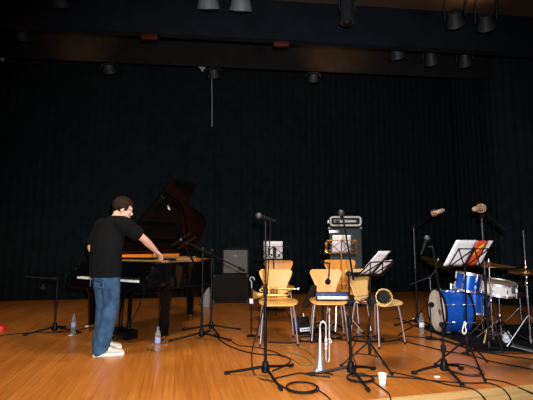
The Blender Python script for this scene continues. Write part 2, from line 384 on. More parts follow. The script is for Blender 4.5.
# ------------------------------------------------------------------ grand piano
PO = V((-1.893, 4.886, 0)); PR = R(-34.4)
pn = thing('grand_piano', 'glossy black grand piano with its lid raised, beside the standing man', 'piano', PO, PR); pn.scale = (.95, .95, 1)
HW = .76
LPO = [(1.52, .68), (1.52, 1.08), (1.47, 1.15), (1.35, 1.175), (1.23, 1.21), (1.14, 1.29), (1.085, 1.39), (1.03, 1.53), (.97, 1.68), (.89, 1.86), (.78, 1.98), (.6, 2.09), (.4, 2.155), (.2, 2.18), (.05, 2.12), (0, 1.98)]
OUT = [(HW, 0)] + [(t_ - .76, y_) for t_, y_ in LPO[1:]] + [(-HW, 0)]
def smooth2(poly, k=4):
    p = smooth_path([(x, y, 0) for x, y in poly], k); return [(v.x, v.y) for v in p]
curve = [(HW, .30)] + smooth2(OUT[1:16]) + [(-HW, .30)]
def inset(poly, d):
    out = []; n = len(poly)
    for i in range(n):
        a, b, c = V(poly[i - 1]), V(poly[i]), V(poly[(i + 1) % n])
        t = ((b - a).normalized() + (c - b).normalized()); t = t.normalized() if t.length > 1e-6 else (c - b).normalized()
        nn = V((-t.y, t.x)); out.append((b.x + nn.x * d, b.y + nn.y * d))
    return out
RZ0, RZ1 = .64, .925
def wall_ring(poly_o, poly_i, z0, z1):
    m = MB(); o0 = m.ring([(x, y, z0) for x, y in poly_o]); o1 = m.ring([(x, y, z1) for x, y in poly_o])
    i1 = m.ring([(x, y, z1) for x, y in poly_i]); i0 = m.ring([(x, y, z0) for x, y in poly_i])
    n = len(poly_o); f = m.bm.faces
    for a, b in ((o0, o1), (o1, i1), (i1, i0), (i0, o0)):
        for j in range(n): f.new((a[j], a[(j + 1) % n], b[(j + 1) % n], b[j]))
    return m
cin = inset(curve, .045)
wall_ring(curve, cin, RZ0, RZ1).build('rim', M['black'], pn)
wall_ring(inset(curve, .046), inset(curve, .058), .80, RZ1 - .004).build('inner_rim', M['veneer'], pn)
MB().prism(inset(curve, .03), RZ0 - .02, RZ0 + .03).build('bottom_board', M['blackmatte'], pn)
MB().prism(inset(curve, .058), .84, .86).build('soundboard', M['veneer'], pn)
MB().box((-HW + .022, 1.32, RZ1 + .03), (.035, 1.24, .08), bevel=.004).build('reflection_rail', M['veneer'], pn)  # rail added; its orange stands in for the gold plate mirrored in the lid
pl = MB(); pl.prism(inset(curve, .10), .875, .90)
pl.build('iron_plate', M['gold'], pn)
for k in range(4):
    x = -.5 + .28 * k; e = 1.9 - max(0, (x + .3)) * 1.05
    MB().box((x, (.5 + e) / 2, .928), (.035, e - .5, .06), bevel=.008).build('plate_strut', M['gold'], pn)
st = MB()
for k in range(44):
    x = -.62 + k * .028; e = 1.88 - max(0, (x + .25)) * 1.15
    if e > .62: st.tube([(x, .48, .925), (x - .05, e, .925)], .0016, 4)
st.build('strings', M['steelgrey'], pn)['kind'] = 'stuff'
MB().box((-.02, .62, .95), (1.2, .05, .03), bevel=.005).build('damper_rail', M['blackmatte'], pn)
MB().box((0, .2, .635), (2 * HW, .40, .07), bevel=.008).build('keybed', M['black'], pn)
MB().box((0, .015, .685), (1.50, .03, .06), bevel=.006).build('key_slip', M['black'], pn)
for s in (-1, 1):
    MB().box((s * .675, .13, .715), (.085, .2, .09), bevel=.01).build('key_block', M['black'], pn)
    arm = MB(); arm.prism([(-.01, .60), (.30, .60), (.30, RZ1), (.17, RZ1 - .01), (.10, RZ1 - .05), (.06, .80), (.0, .76), (-.02, .68)], -.02, .02, Matrix.Translation((s * .74, 0, 0)) @ Matrix(((0, 0, 1, 0), (1, 0, 0, 0), (0, 1, 0, 0), (0, 0, 0, 1))))
    arm.build('cheek', M['black'], pn, bevel=.004)
kw = 1.225 / 52
wk = MB().box((0, .105, .72), (kw - .0012, .15, .028), bevel=.0015).build('white_key', M['white'], pn)
for i in range(52):
    o = wk if i == 0 else wk.copy()
    if i: COL.objects.link(o)
    o.parent = pn; o.location = (-.6125 + kw * (i + .5), 0, 0)
bk = MB().box((0, .135, .741), (.0105, .095, .018), bevel=.002).build('black_key', M['blackmatte'], pn)
first = True
for i in range(51):
    if (i % 7) in (0, 2, 3, 5, 6):
        o = bk if first else bk.copy()
        if not first: COL.objects.link(o)
        first = False
        o.parent = pn; o.location = (-.6125 + kw * (i + 1), 0, 0)
MB().prism([(.19, .73), (.24, .74), (.27, .90), (.30, .935), (.255, .93), (.215, .80)], -.70, .70, Matrix(((0, 0, 1, 0), (1, 0, 0, 0), (0, 1, 0, 0), (0, 0, 0, 1)))).build('fallboard', M['black'], pn)
MB().box((0, .36, .925), (1.36, .14, .045), bevel=.005).build('pin_block', M['gold'], pn)
MB().box((-.05, .47, .962), (.9, .26, .014), bevel=.004).build('music_desk', M['black'], pn)
# lid, raised about the hinge on the bass side
LA = R(38.7)
LM = Matrix.Translation((-HW, 0, RZ1 + .075)) @ Matrix.Rotation(-LA, 4, 'Y')
LP = LPO
lidp = [(0, .68)] + smooth2(LP)
MB().prism(lidp, -.012, .014, LM).build('lid', M['black'], pn, bevel=.004)
MB().prism([(0, .68), (1.51, .68), (1.51, .24), (0, .24)], .004, .026, LM @ Matrix.Translation((0, 1.36, .02)) @ Matrix.Rotation(PI, 4, 'X') @ Matrix.Translation((0, 0, -.02))).build('front_lid', M['black'], pn, bevel=.004)
MB().tube([LM @ V((0, .7, -.004)), LM @ V((0, 2.0, -.004))], .008, 6).build('lid_hinge', M['brass'], pn)
pt = LM @ V((1.12, .86, -.014)); pr = MB(); pr.tube([(HW - .03, .80, RZ1 - .01), pt], [.013, .011], 8); prp = pr.build('lid_prop', M['black'], pn)
d = (pt - V((HW - .03, .80, RZ1))).normalized()
MB().tube([pt - d * .14, pt - d * .06], [.0135, .0135], 8).build('prop_ferrule', M['silver'], prp)
def piano_leg(x, y, top):
    l = MB(); l.loft([((x, y, top), (.095, 0, 0), (0, .095, 0)), ((x, y, top - .07), (.093, 0, 0), (0, .093, 0)), ((x, y, top - .12), (.07, 0, 0), (0, .07, 0)), ((x, y, .12), (.047, 0, 0), (0, .047, 0)), ((x, y, .10), (.052, 0, 0), (0, .052, 0))], 8)
    o = l.build('leg', M['black'], pn)
    c = MB(); c.tube([(x, y, .11), (x, y, .06)], .018, 8); c.lathe([(.034, -.014), (.036, 0), (.034, .014)], 16, Matrix.Translation((x + .012, y - .01, .036)) @ Matrix.Rotation(PI / 2, 4, 'Y'))
    c.build('caster', M['brass'], o)
piano_leg(.64, .42, RZ0 - .02); piano_leg(-.74, .36, RZ0 - .02); piano_leg(-.26, 1.76, RZ0 - .02)
LX = .07
ly = MB(); ly.box((LX, .30, .595), (.30, .12, .06), bevel=.008); ly.build('lyre_head', M['black'], pn)
for s in (-1, 1): MB().tube([(LX + s * .075, .30, .58), (LX + s * .085, .28, .12)], [.028, .024], 10).build('lyre_post', M['black'], pn)
MB().box((LX, .27, .085), (.36, .16, .10), bevel=.012).build('pedal_box', M['black'], pn)
for k in (-1, 0, 1): MB().loft([((LX + k * .085, .20, .065), (.014, 0, 0), (0, 0, .006)), ((LX + k * .085, .13, .055), (.022, 0, 0), (0, 0, .007)), ((LX + k * .085, .08, .042), (.024, 0, 0), (0, 0, .007)), ((LX + k * .085, .065, .037), (.012, 0, 0), (0, 0, .004))], 10).build('pedal', M['brass'], pn)
MB().tube([(LX, .34, .12), (LX, .62, .6)], .008, 6).build('lyre_brace', M['blackmetal'], pn)

# ------------------------------------------------------------------ the man at the piano
MO = V((-1.663, 4.43, 0)); MR = R(-41)
man = thing('person', 'man in black T-shirt, jeans and pale trainers leaning over the piano keyboard', 'person', MO, MR)
def remesh(o, vox, it=6):
    md = o.modifiers.new('r', 'REMESH'); md.mode = 'VOXEL'; md.voxel_size = vox
    sm = o.modifiers.new('s', 'SMOOTH'); sm.iterations = it; sm.factor = .5
    bpy.context.view_layer.update()
    dg = bpy.context.evaluated_depsgraph_get()
    me = bpy.data.meshes.new_from_object(o.evaluated_get(dg))
    o.modifiers.clear(); old = o.data; mats = list(old.materials); nm = old.name; o.data = me
    bpy.data.meshes.remove(old); me.name = nm
    if not me.materials:
        for q in mats: me.materials.append(q)
    for p in me.polygons: p.use_smooth = True
# joints (local: x his right, y forward)
hipR, hipL = V((.095, -.03, .90)), V((-.095, -.03, .90))
ankR, ankL = V((.012, -.055, .09)), V((-.235, .06, .09))
kneeR, kneeL = V((.055, .01, .50)), V((-.175, .05, .50))
shR, shL = V((.165, .05, 1.34)), V((-.235, .03, 1.335))
elR, wrR = V((.175, .285, 1.195)), V((.10, .50, 1.06))
elL, wrL = V((-.345, -.03, 1.09)), V((-.25, .14, .90))
def limb(m, pts, rs, n=14): m.tube(smooth_path(pts, 4), interp(rs, 4), n)
def interp(rs, k):
    out = []
    for i in range(len(rs) - 1):
        for j in range(k): out.append(rs[i] + (rs[i + 1] - rs[i]) * j / k)
    return out + [rs[-1]]
HC = V((-.02, .15, 1.512)); HM = Matrix.Translation(HC) @ Matrix.Rotation(R(-28), 4, 'Z') @ Matrix.Rotation(R(-20), 4, 'X')
B = MB()
B.loft([((0, -.03, .80), (.15, 0, 0), (0, .10, 0)), ((0, -.035, .90), (.165, 0, 0), (0, .115, 0)), ((0, -.02, 1.0), (.15, 0, 0), (0, .105, 0)), ((-.015, -.01, 1.12), (.15, 0, 0), (0, .11, 0)), ((-.03, .015, 1.25), (.175, 0, 0), (0, .115, 0)), ((-.035, .04, 1.34), (.185, 0, 0), (0, .10, 0)), ((-.035, .065, 1.40), (.12, 0, 0), (0, .075, 0)), ((-.035, .08, 1.43), (.065, 0, 0), (0, .06, 0))], 24)
B.tube([(-.035, .065, 1.38), (-.03, .10, 1.44), HM @ V((0, -.03, -.05))], [.066, .058, .058], 16)
for hp, kn, an in ((hipR, kneeR, ankR), (hipL, kneeL, ankL)):
    limb(B, [hp, (hp + kn) / 2, kn, kn * .6 + an * .4, an], [.088, .078, .054, .056, .038])
    B.ball(an + V((.02, .035, -.05)), (.026, .05, .02))
for sh, el, wr in ((shR, elR, wrR), (shL, elL, wrL)):
    limb(B, [sh, (sh + el) / 2, el, el * .6 + wr * .4, wr], [.056, .049, .040, .042, .027])
# head
B.ball((0, -.012, .03), (.076, .096, .092), 24, HM); B.ball((0, .03, -.035), (.056, .062, .082), 20, HM); B.ball((0, .066, -.095), (.026, .022, .02), 12, HM)
B.loft([(HM @ V((0, .082, .022)), HM.to_3x3() @ V((.008, 0, 0)), HM.to_3x3() @ V((0, .01, 0))), (HM @ V((0, .096, -.005)), HM.to_3x3() @ V((.011, 0, 0)), HM.to_3x3() @ V((0, .016, 0))), (HM @ V((0, .104, -.026)), HM.to_3x3() @ V((.016, 0, 0)), HM.to_3x3() @ V((0, .017, 0))), (HM @ V((0, .092, -.036)), HM.to_3x3() @ V((.014, 0, 0)), HM.to_3x3() @ V((0, .01, 0)))], 10)
for s in (-1, 1):
    B.ball((s * .077, -.008, -.012), (.011, .02, .034), 12, HM); B.ball((s * .03, .072, -.012), (.02, .016, .02), 10, HM); B.ball((s * .028, .082, .032), (.024, .012, .01), 10, HM)
B.ball((0, .086, -.06), (.024, .014, .015), 10, HM)
# hands
def hand(m, wr, d, up, side, curl):
    d = V(d).normalized(); up = V(up); up = (up - d * up.dot(d)).normalized(); w = d.cross(up) * side     # w: towards the thumb
    L = .095
    m.loft([(wr - d * .012, w * .027, up * .02), (wr + d * .02, w * .032, up * .019), (wr + d * .055, w * .041, up * .017), (wr + d * L, w * .043, up * .014), (wr + d * (L + .006), w * .036, up * .01)], 16)
    for k, (o, ln) in enumerate(((.031, .072), (.0105, .082), (-.0105, .076), (-.031, .058))):
        p = wr + d * (L - .012) + w * o; pts = [p]; a = .12 + .05 * k
        fan = w * (o * 3.0)
        for seg, f in enumerate((.18, .46, .3, .22)):
            dd = (d + fan * .35) * math.cos(a) - up * math.sin(a); p = p + dd.normalized() * ln * f * 1.0; pts.append(p); a += curl * (.55 if seg == 0 else 1)
        m.tube(pts, [.0095, .0098, .0092, .0083, .0065], 10)
    p0 = wr + d * .025 + w * .026; p1 = p0 + (d * .7 + w * .75 - up * .25).normalized() * .036; p2 = p1 + (d * .9 + w * .35 - up * .3).normalized() * .030; p3 = p2 + (d + w * .05 - up * .35).normalized() * .024
    m.tube([p0 - d * .01, p0, p1, p2, p3], [.012, .0135, .0115, .0105, .0075], 10)
hand(B, wrR, V((-.12, .55, -.42)), V((0, .5, 1)), -1, .30)
hand(B, wrL, V((.12, .9, -.55)), V((0, .5, 1)), 1, .34)
body = B.build('body', M['skin'], man); remesh(body, .0062, 4)
# hair, glasses
H = MB(); H.ball((0, -.016, .040), (.086, .104, .093), 32, HM); iv = HM.inverted()
dele = []
for f in H.bm.faces:
    c = iv @ f.calc_center_median()
    lim = .055 if c.y > .04 else (-.01 if c.y > -.02 else -.055)
    if abs(c.x) < .04 and c.y > .03: lim = .07
    if c.z < lim: dele.append(f)
bmesh.ops.delete(H.bm, geom=dele, context='FACES')
for v in H.bm.verts: v.co += (v.co - HC).normalized() * random.uniform(-.005, .006)
H.build('hair', M['hair'], man, solid=.014)
gl = MB()
for s in (-1, 1):
    gl.tube([HM @ V((s * .033 + .024 * math.cos(t), .098, .012 + .017 * math.sin(t))) for t in [k * PI / 8 for k in range(16)]], .0022, 5, loop=True)
    gl.tube([HM @ V((s * .057, .098, .016)), HM @ V((s * .078, .04, .014)), HM @ V((s * .082, -.005, .012)), HM @ V((s * .08, -.02, -.008))], .0022, 5)
gl.tube([HM @ V((-.01, .1, .014)), HM @ V((.01, .1, .014))], .002, 5); gl.build('glasses', M['blackmetal'], man)
for s in (-1, 1): MB().ball((s * .031, .082, .012), (.011, .008, .007), 10, HM).build('eye', M['white'], man)
MB().ball((0, .098, -.058), (.021, .005, .007), 10, HM).build('lips', M['lips'], man)
# T-shirt
T = MB()
T.loft([((0, -.037, .79), (.196, 0, 0), (0, .150, 0)), ((0, -.037, .86), (.196, 0, 0), (0, .148, 0)), ((-.01, -.035, 1.0), (.200, 0, 0), (0, .150, 0)), ((-.02, -.02, 1.12), (.204, 0, 0), (0, .152, 0)), ((-.03, .012, 1.24), (.208, 0, 0), (0, .142, 0)), ((-.035, .035, 1.33), (.222, 0, 0), (0, .124, 0)), ((-.035, .055, 1.385), (.172, 0, 0), (0, .10, 0)), ((-.035, .07, 1.425), (.09, 0, 0), (0, .077, 0)), ((-.034, .077, 1.437), (.078, 0, 0), (0, .068, 0))], 28)
for sh, el, f in ((shR, elR, .80), (shL, elL, .86)):
    inn = sh + V((-.06 if sh.x > 0 else .06, 0, 0)); en_ = sh + (el - sh) * f
    T.tube(smooth_path([inn, sh, (sh + en_) / 2, en_], 4), interp([.080, .087, .082, .078], 4), 18)
sh_ = T.build('t_shirt', M['shirt'], man); remesh(sh_, .009, 4)
# jeans
J = MB()
J.loft([((0, -.035, .875), (.166, 0, 0), (0, .120, 0)), ((0, -.04, .82), (.172, 0, 0), (0, .128, 0)), ((0, -.035, .77), (.176, 0, 0), (0, .124, 0)), ((0, -.03, .74), (.14, 0, 0), (0, .09, 0))], 24)
for hp, kn, an in ((hipR, kneeR, ankR), (hipL, kneeL, ankL)):
    lo = V((an.x, an.y + .012, .036))
    limb(J, [hp + V((0, .0, -.09)), (hp + kn) / 2, kn, (kn + lo) / 2, lo + V((0, -.01, .05)), lo], [.094, .096, .079, .076, .082, .088], 20)
jo = J.build('jeans', M['jeans'], man); remesh(jo, .009, 4)
for s in (-1, 1):
    pk = MB()
    for (x0, z0, x1, z1) in ((.05, .815, .14, .80), (.05, .815, .055, .70), (.14, .80, .135, .69), (.055, .70, .135, .69)):
        def bp(x, z): return V((s * x, -.035 - .136 * math.sqrt(max(0, 1 - (x / .18) ** 2)), z))
        pk.tube([bp(x0, z0), bp((x0 + x1) / 2, (z0 + z1) / 2), bp(x1, z1)], .003, 5)
    pk.build('back_pocket_seam', M['denimdark'], jo)
for an, dr in ((ankR, V((.50, .86, 0))), (ankL, V((.42, .90, 0)))):
    dr = dr.normalized(); rt = V((dr.y, -dr.x, 0)); b0 = V((an.x, an.y, 0)) - dr * .065
    up = V((0, 0, 1)); s = MB()
    prof = [(0, .030, .062, .045), (.03, .038, .075, .05), (.09, .041, .078, .05), (.15, .046, .060, .036), (.21, .050, .046, .026), (.265, .042, .036, .02), (.285, .025, .03, .012)]
    s.loft([(b0 + dr * y + up * (z - h * .2), rt * w, up * h) for y, w, z, h in prof], 16)
    so = s.build('shoe', M['shoe'], man)
    q = MB(); q.prism([(x, y) for x, y in [((b0 + dr * y + rt * w * sg).x, (b0 + dr * y + rt * w * sg).y) for sg, seq in ((1, [(-.006, .03), (.03, .041), (.09, .043), (.2, .053), (.26, .045), (.292, .022)]), (-1, [(.292, .022), (.26, .045), (.2, .053), (.09, .043), (.03, .041), (-.006, .03)])) for y, w in seq]], .0, .024)
    q.build('sole', M['sole'], so)
    lc = MB()
    for k in range(4): lc.tube([b0 + dr * (.13 + k * .022) + rt * (-.03) + up * (.098 - k * .012), b0 + dr * (.14 + k * .022) + up * (.105 - k * .012), b0 + dr * (.13 + k * .022) + rt * .03 + up * (.098 - k * .012)], .003, 5)
    lc.build('laces', M['greycloth'], so)

# ------------------------------------------------------------------ stands and microphones
def feet(base, pts):
    v = [G(*p) - V((base[0], base[1], 0)) for p in pts]
    return [math.atan2(q.y, q.x) for q in v], [q.length for q in v]
def mic_stand(base, label, hub_top, a0, boom=None, leg=.36, clip=None, mt='blackmetal', r=.0125, group=None, angs=None, weight=True, upmt=None):
    """base: point on the floor, hub_top: height of the clutch, boom: (front end, rear end) or None"""
    base = V((base[0], base[1], 0)); t = thing('microphone_stand', label, 'microphone stand', base, 0, group)
    MB().lathe([(.016, .125), (.026, .118), (.030, .085), (.037, .06), (.034, .035), (.02, .027)], 16).build('hub', M[mt], t)
    L_ = leg
    for k in range(3):
        a = (a0 + k * 2 * PI / 3) if angs is None else angs[k]
        dx, dy = math.cos(a), math.sin(a); leg = L_[k] if isinstance(L_, (list, tuple)) else L_
        l = MB().tube([(.03 * dx, .03 * dy, .075), (.18 * dx, .18 * dy, .045), (leg * dx, leg * dy, .016)], [.0125, .0115, .0105], 8).build('leg', M[mt], t)
        MB().tube([((leg - .035) * dx, (leg - .035) * dy, .0185), ((leg + .012) * dx, (leg + .012) * dy, .0155)], .0155, 8).build('rubber_foot', M['rubber'], l)
    mid = hub_top * .55
    MB().tube([(0, 0, .05), (0, 0, mid)], r, 10).build('lower_tube', M[mt], t)
    MB().lathe([(r * 1.1, mid - .05), (r * 1.7, mid - .045), (r * 1.8, mid + .005), (r * 1.1, mid + .02)], 12).build('height_clutch', M['blackmatte'], t)
    MB().tube([(0, 0, mid), (0, 0, hub_top)], r * .72, 10).build('upper_tube', M[upmt or mt], t)
    if boom:
        a, b = V(boom[0]), V(boom[1]); j = base + V((0, 0, hub_top))
        MB().lathe([(.02, -.022), (.026, -.012), (.026, .012), (.02, .022)], 14, Matrix.Translation((0, 0, hub_top)) @ Matrix.Rotation(PI / 2, 4, 'X')).build('boom_clutch', M['blackmatte'], t)
        MB().tube([b, a], .0085, 8).build('boom', M[mt], t, world=True)
        if weight:
            d = (b - a).normalized(); MB().tube([b - d * .10, b - d * .005, b], [.018, .018, .012], 10).build('counterweight', M['blackmatte'], t, world=True)
    if clip:
        p, d = clip; d = V(d).normalized()
        c = MB(); c.tube([V(p) - d * .04, V(p) + d * .03], [.017, .02], 10); c.build('microphone_clip', M['blackmatte'], t, world=True)
    return t
def microphone(p, d, label, kind='dynamic'):
    """p: middle of the body, d: direction the head points"""
    t = thing('microphone', label, 'microphone', p); d = V(d).normalized(); m = axis((0, 0, 0), d)
    if kind == 'dynamic':
        MB().lathe([(.0001, -.10), (.011, -.10), (.012, -.06), (.016, .02), (.019, .045), (.0195, .05)], 16, m).build('body', M['blackmatte'], t)
        MB().ball((0, 0, .072), (.026, .026, .029), 14, m).build('grille', M['dimmetal'], t)
        MB().lathe([(.0265, .064), (.0275, .068), (.0275, .074), (.0265, .078)], 16, m, True).build('grille_band', M['dimmetal'], t)
    elif kind == 'overhead':
        m = m @ Matrix.Diagonal((1, 1, .8, 1)); t.scale = (.9, .9, .9)
        MB().lathe([(.0001, -.09), (.02, -.09), (.032, -.07), (.036, -.02), (.036, .04), (.034, .1), (.026, .15), (.018, .16), (.0001, .162)], 16, m).build('body', M['micskin'], t)
        MB().tube([m @ V((.05 * math.cos(k * PI / 6), .05 * math.sin(k * PI / 6), -.02)) for k in range(12)], .006, 6, loop=True).build('shock_mount_ring', M['micskin'], t)
        MB().tube([m @ V((.05 * math.cos(k * PI / 6), .05 * math.sin(k * PI / 6), -.065)) for k in range(12)], .006, 6, loop=True).build('shock_mount_ring', M['micskin'], t)
        MB().tube([m @ V((-.05, 0, -.02)), m @ V((-.10, 0, -.05)), m @ V((-.11, 0, -.09))], .009, 6).build('cable_plug', M['silver'], t)
    elif kind == 'large':
        t.scale = (1.6, 1.6, 1.15)
        MB().lathe([(.0001, -.13), (.02, -.13), (.027, -.11), (.03, -.03), (.028, .04), (.026, .05)], 16, m).build('body', M['wine'], t)
        MB().lathe([(.027, .045), (.029, .055), (.029, .07), (.027, .08)], 16, m).build('ring', M['silver'], t)
        MB().lathe([(.025, .08), (.027, .11), (.022, .15), (.012, .165), (.0001, .167)], 16, m).build('grille', M['wine'], t)
        MB().lathe([(.014, .155), (.012, .175), (.0001, .177)], 16, m).build('tip', M['silver'], t)
    elif kind == 'ball':
        MB().ball((0, 0, 0), (.034, .034, .03), 16, m).build('windshield', M['fg'], t)
        MB().lathe([(.0001, -.055), (.012, -.055), (.014, -.02)], 12, m).build('body', M['blackmatte'], t)
    elif kind == 'foam':
        MB().lathe([(.0001, -.15), (.025, -.15), (.038, -.12), (.042, 0), (.042, .1), (.03, .145), (.0001, .155)], 16, m).build('windshield', M['fg'], t)
        MB().lathe([(.0001, -.20), (.011, -.20), (.012, -.14)], 12, m).build('body', M['blackmetal'], t)
    elif kind == 'shotgun':
        MB().lathe([(.0001, -.16), (.013, -.16), (.016, -.12), (.016, .03), (.013, .05), (.013, .15), (.0001, .155)], 14, m).build('body', M['blackmatte'], t)
        MB().lathe([(.0165, -.02), (.018, -.01), (.018, .0), (.0165, .01)], 14, m, True).build('band', M['steelgrey'], t)
    return t
def cable(pts, label, r=.0055, mt='cable', z=None, name='cable'):
    q = []
    for p in pts:
        if len(p) == 2:
            v = G(*p, r + .001); sd = (v - e1).dot(-en)
            if sd > .02:                               # over the edge: it hangs down the stage front
                d_ = ray(*p); pl_ = e1 - en * (.028 + r); v = V((0, 0, CH)) + d_ * ((pl_ - V((0, 0, CH))).dot(en) / d_.dot(en))
            q.append(v)
        else: q.append(V(p))
    o = MB().tube(smooth_path(q, 6), r, 6).build(name, M[mt]); return tag(o, label, 'cable')

# left stand with hanging microphone
b = G(54.5, 333); A, Bq = P(25, 276.5, b.y - .1), P(58, 279, b.y + .02)
jt = P(55.5, 278.6, b.y)
mic_stand(b, 'low black microphone stand at the far left with a round microphone hanging from its boom', jt.z, R(-12), (Bq + (A - Bq) * 1.0, Bq + (Bq - A) * .06), leg=.34, angs=(R(212), R(-5), R(95)))
hp = P(43, 288, b.y - .05)
microphone(hp, (0, -.25, -1), 'round brownish microphone hanging from the boom of the far left stand', 'ball')
tag(MB().tube([hp + V((0, .02, .08)), P(43.3, 278.2, b.y - .05)], .007, 6).build('microphone_hanger', M['blackmetal']), 'short black rod holding the round microphone under the far left boom', 'rod')
cable([(0, 335.5), (25, 333), (52, 332), (72, 331), (92, 327), (112, 325)], 'black cable running from the left edge past the far left microphone stand to the piano')
# piano microphones
sA, sB = G(201.5, 339), G(211, 331)
bA = mic_stand(sA, 'black microphone stand beside the piano, nearer of the pair, boom under the lid', P(201.5, 249, sA.y).z, 0, (P(184, 241, sA.y + .25), P(213, 254, sA.y - .1)), leg=.38, angs=(R(205), R(-20), R(85)), weight=False)
bB = mic_stand(sB, 'black microphone stand beside the piano, farther of the pair, nearest the combo amplifier', P(211, 250, sB.y).z, 0, (P(190, 244, sB.y + .2), P(245, 271, sB.y - .1)), leg=.38, angs=(R(178), R(8), R(-68)))
microphone(P(181, 239.5, sA.y + .27), (-.8, .25, -.5), 'pencil microphone under the piano lid on the nearer stand of the pair', 'shotgun')
microphone(P(187, 243, sB.y + .22), (-.8, .25, -.5), 'pencil microphone under the piano lid on the farther stand of the pair', 'shotgun')
# front centre stand
sC = G(265.5, 376)
fC = feet(sC, ((226, 374.5), (292, 367), (281, 391)))
mic_stand(sC, 'tall straight black microphone stand at the front centre before the brass trumpet chair', P(266, 221, sC.y).z, 0, leg=fC[1], angs=fC[0], clip=(P(266.5, 218.5, sC.y), (-.8, -.3, .25)))
microphone(P(266, 218, sC.y - .02), (-.75, -.35, .22), 'black vocal microphone on top of the tall front centre stand')
t0 = P(270, 221, sC.y)
cable([P(269, 220, sC.y), P(270.5, 226, sC.y), P(269.5, 245, sC.y), P(268, 275, sC.y), P(265, 300, sC.y - .02), P(258, 330, sC.y - .05), P(252, 352, sC.y - .08), (254, 374), (262, 379), (275, 382), (288, 390)], 'black microphone cable drooping from the tall front centre stand to the floor')
# stand before the second chair
sH = G(351, 376)
fH = feet(sH, ((311, 376), (374, 370), (368.5, 392)))
mic_stand(sH, 'black boom microphone stand, arm up, before the bass amplifier stack', P(351, 274, sH.y).z, 0, (P(343, 217, sH.y - .05), P(353.5, 280, sH.y)), leg=fH[1], angs=fH[0], weight=False, clip=(P(342, 215, sH.y - .05), (-.1, -.8, .25)))
microphone(P(341.5, 215, sH.y - .08), (-.2, -.9, .2), 'black vocal microphone on the leaning boom in front of the bass amplifier stack')
# front right stand with wine microphone
sM = G(444.5, 374)
fM = feet(sM, ((413, 374.5), (462.5, 386.5), (462, 370)))
mic_stand(sM, 'black microphone stand at front right, long arm leaning left past the music sheets', P(445, 325, sM.y).z, 0, (P(433, 247, sM.y + .1), P(446, 334, sM.y)), leg=fM[1], angs=fM[0], weight=False)
microphone(P(424.5, 245, sM.y + .12), (.40, .1, .9), 'slim wine-red microphone with silver tip left of the white music sheets')
tag(MB().tube([P(433, 247, sM.y + .1), P(428, 247, sM.y + .12)], .008, 6).build('microphone_clamp', M['blackmetal']), 'small black clamp between the leaning arm and the wine-red microphone', 'clamp')
# overhead drum microphones
sK = G(417.5, 325)
mic_stand(sK, 'tall grey microphone stand left of the drum kit carrying the left overhead microphone', P(418, 226, sK.y).z, 0, (P(433.5, 214.5, sK.y - .36), P(412, 229.5, sK.y + .15)), leg=.36, angs=(R(195), R(-60), R(70)), upmt='dimmetal')
microphone(P(436, 212.5, sK.y - .4), (.9, -.2, .3), 'pale overhead drum microphone pointing right on the left tall stand', 'overhead')
sK2 = G(489.5, 352)
mic_stand(sK2, 'tall grey microphone stand before the snare drum carrying the right overhead microphone', P(490, 216, sK2.y).z, 0, (P(483, 210.5, sK2.y + .05), P(505, 229.5, sK2.y + .05)), leg=.36, angs=(R(8), R(128), R(200)), upmt='dimmetal', mt='blackmetal')
microphone(P(479.5, 208.5, sK2.y), (-.8, -.5, -.12), 'pale overhead drum microphone pointing left on the right tall stand', 'overhead')
# low stand with foam microphone between the chairs, and the hanging ball microphone
sF = V((P(314, 300, 5.35).x, 5.35, 0))
mic_stand(sF, 'short black microphone stand between the two nearest plywood chairs', P(313, 303, 5.35).z, .4, leg=.28)
microphone(P(310, 296, 5.28), (.42, .1, .85), 'dark foam-covered microphone leaning between the two nearest plywood chairs', 'foam')
sN = V((P(322, 262, 5.75).x, 5.75, 0))
mic_stand(sN, 'black microphone stand hidden behind the chair that holds the small keyboard', P(322, 262, 5.75).z, .2, (P(330, 263.5, 5.05), P(321, 262, 5.8)), leg=.28, weight=False)
tag(MB().tube([P(329.5, 263.5, 5.05), P(329, 277, 5.01)], .008, 6).build('gooseneck', M['blackmetal']), 'short black gooseneck dropping in front of the chair back above the small keyboard', 'gooseneck')
microphone(P(328, 281.5, 5.0), (-.15, -.6, -.5), 'round black microphone in front of the chair back above the small keyboard', 'ball')

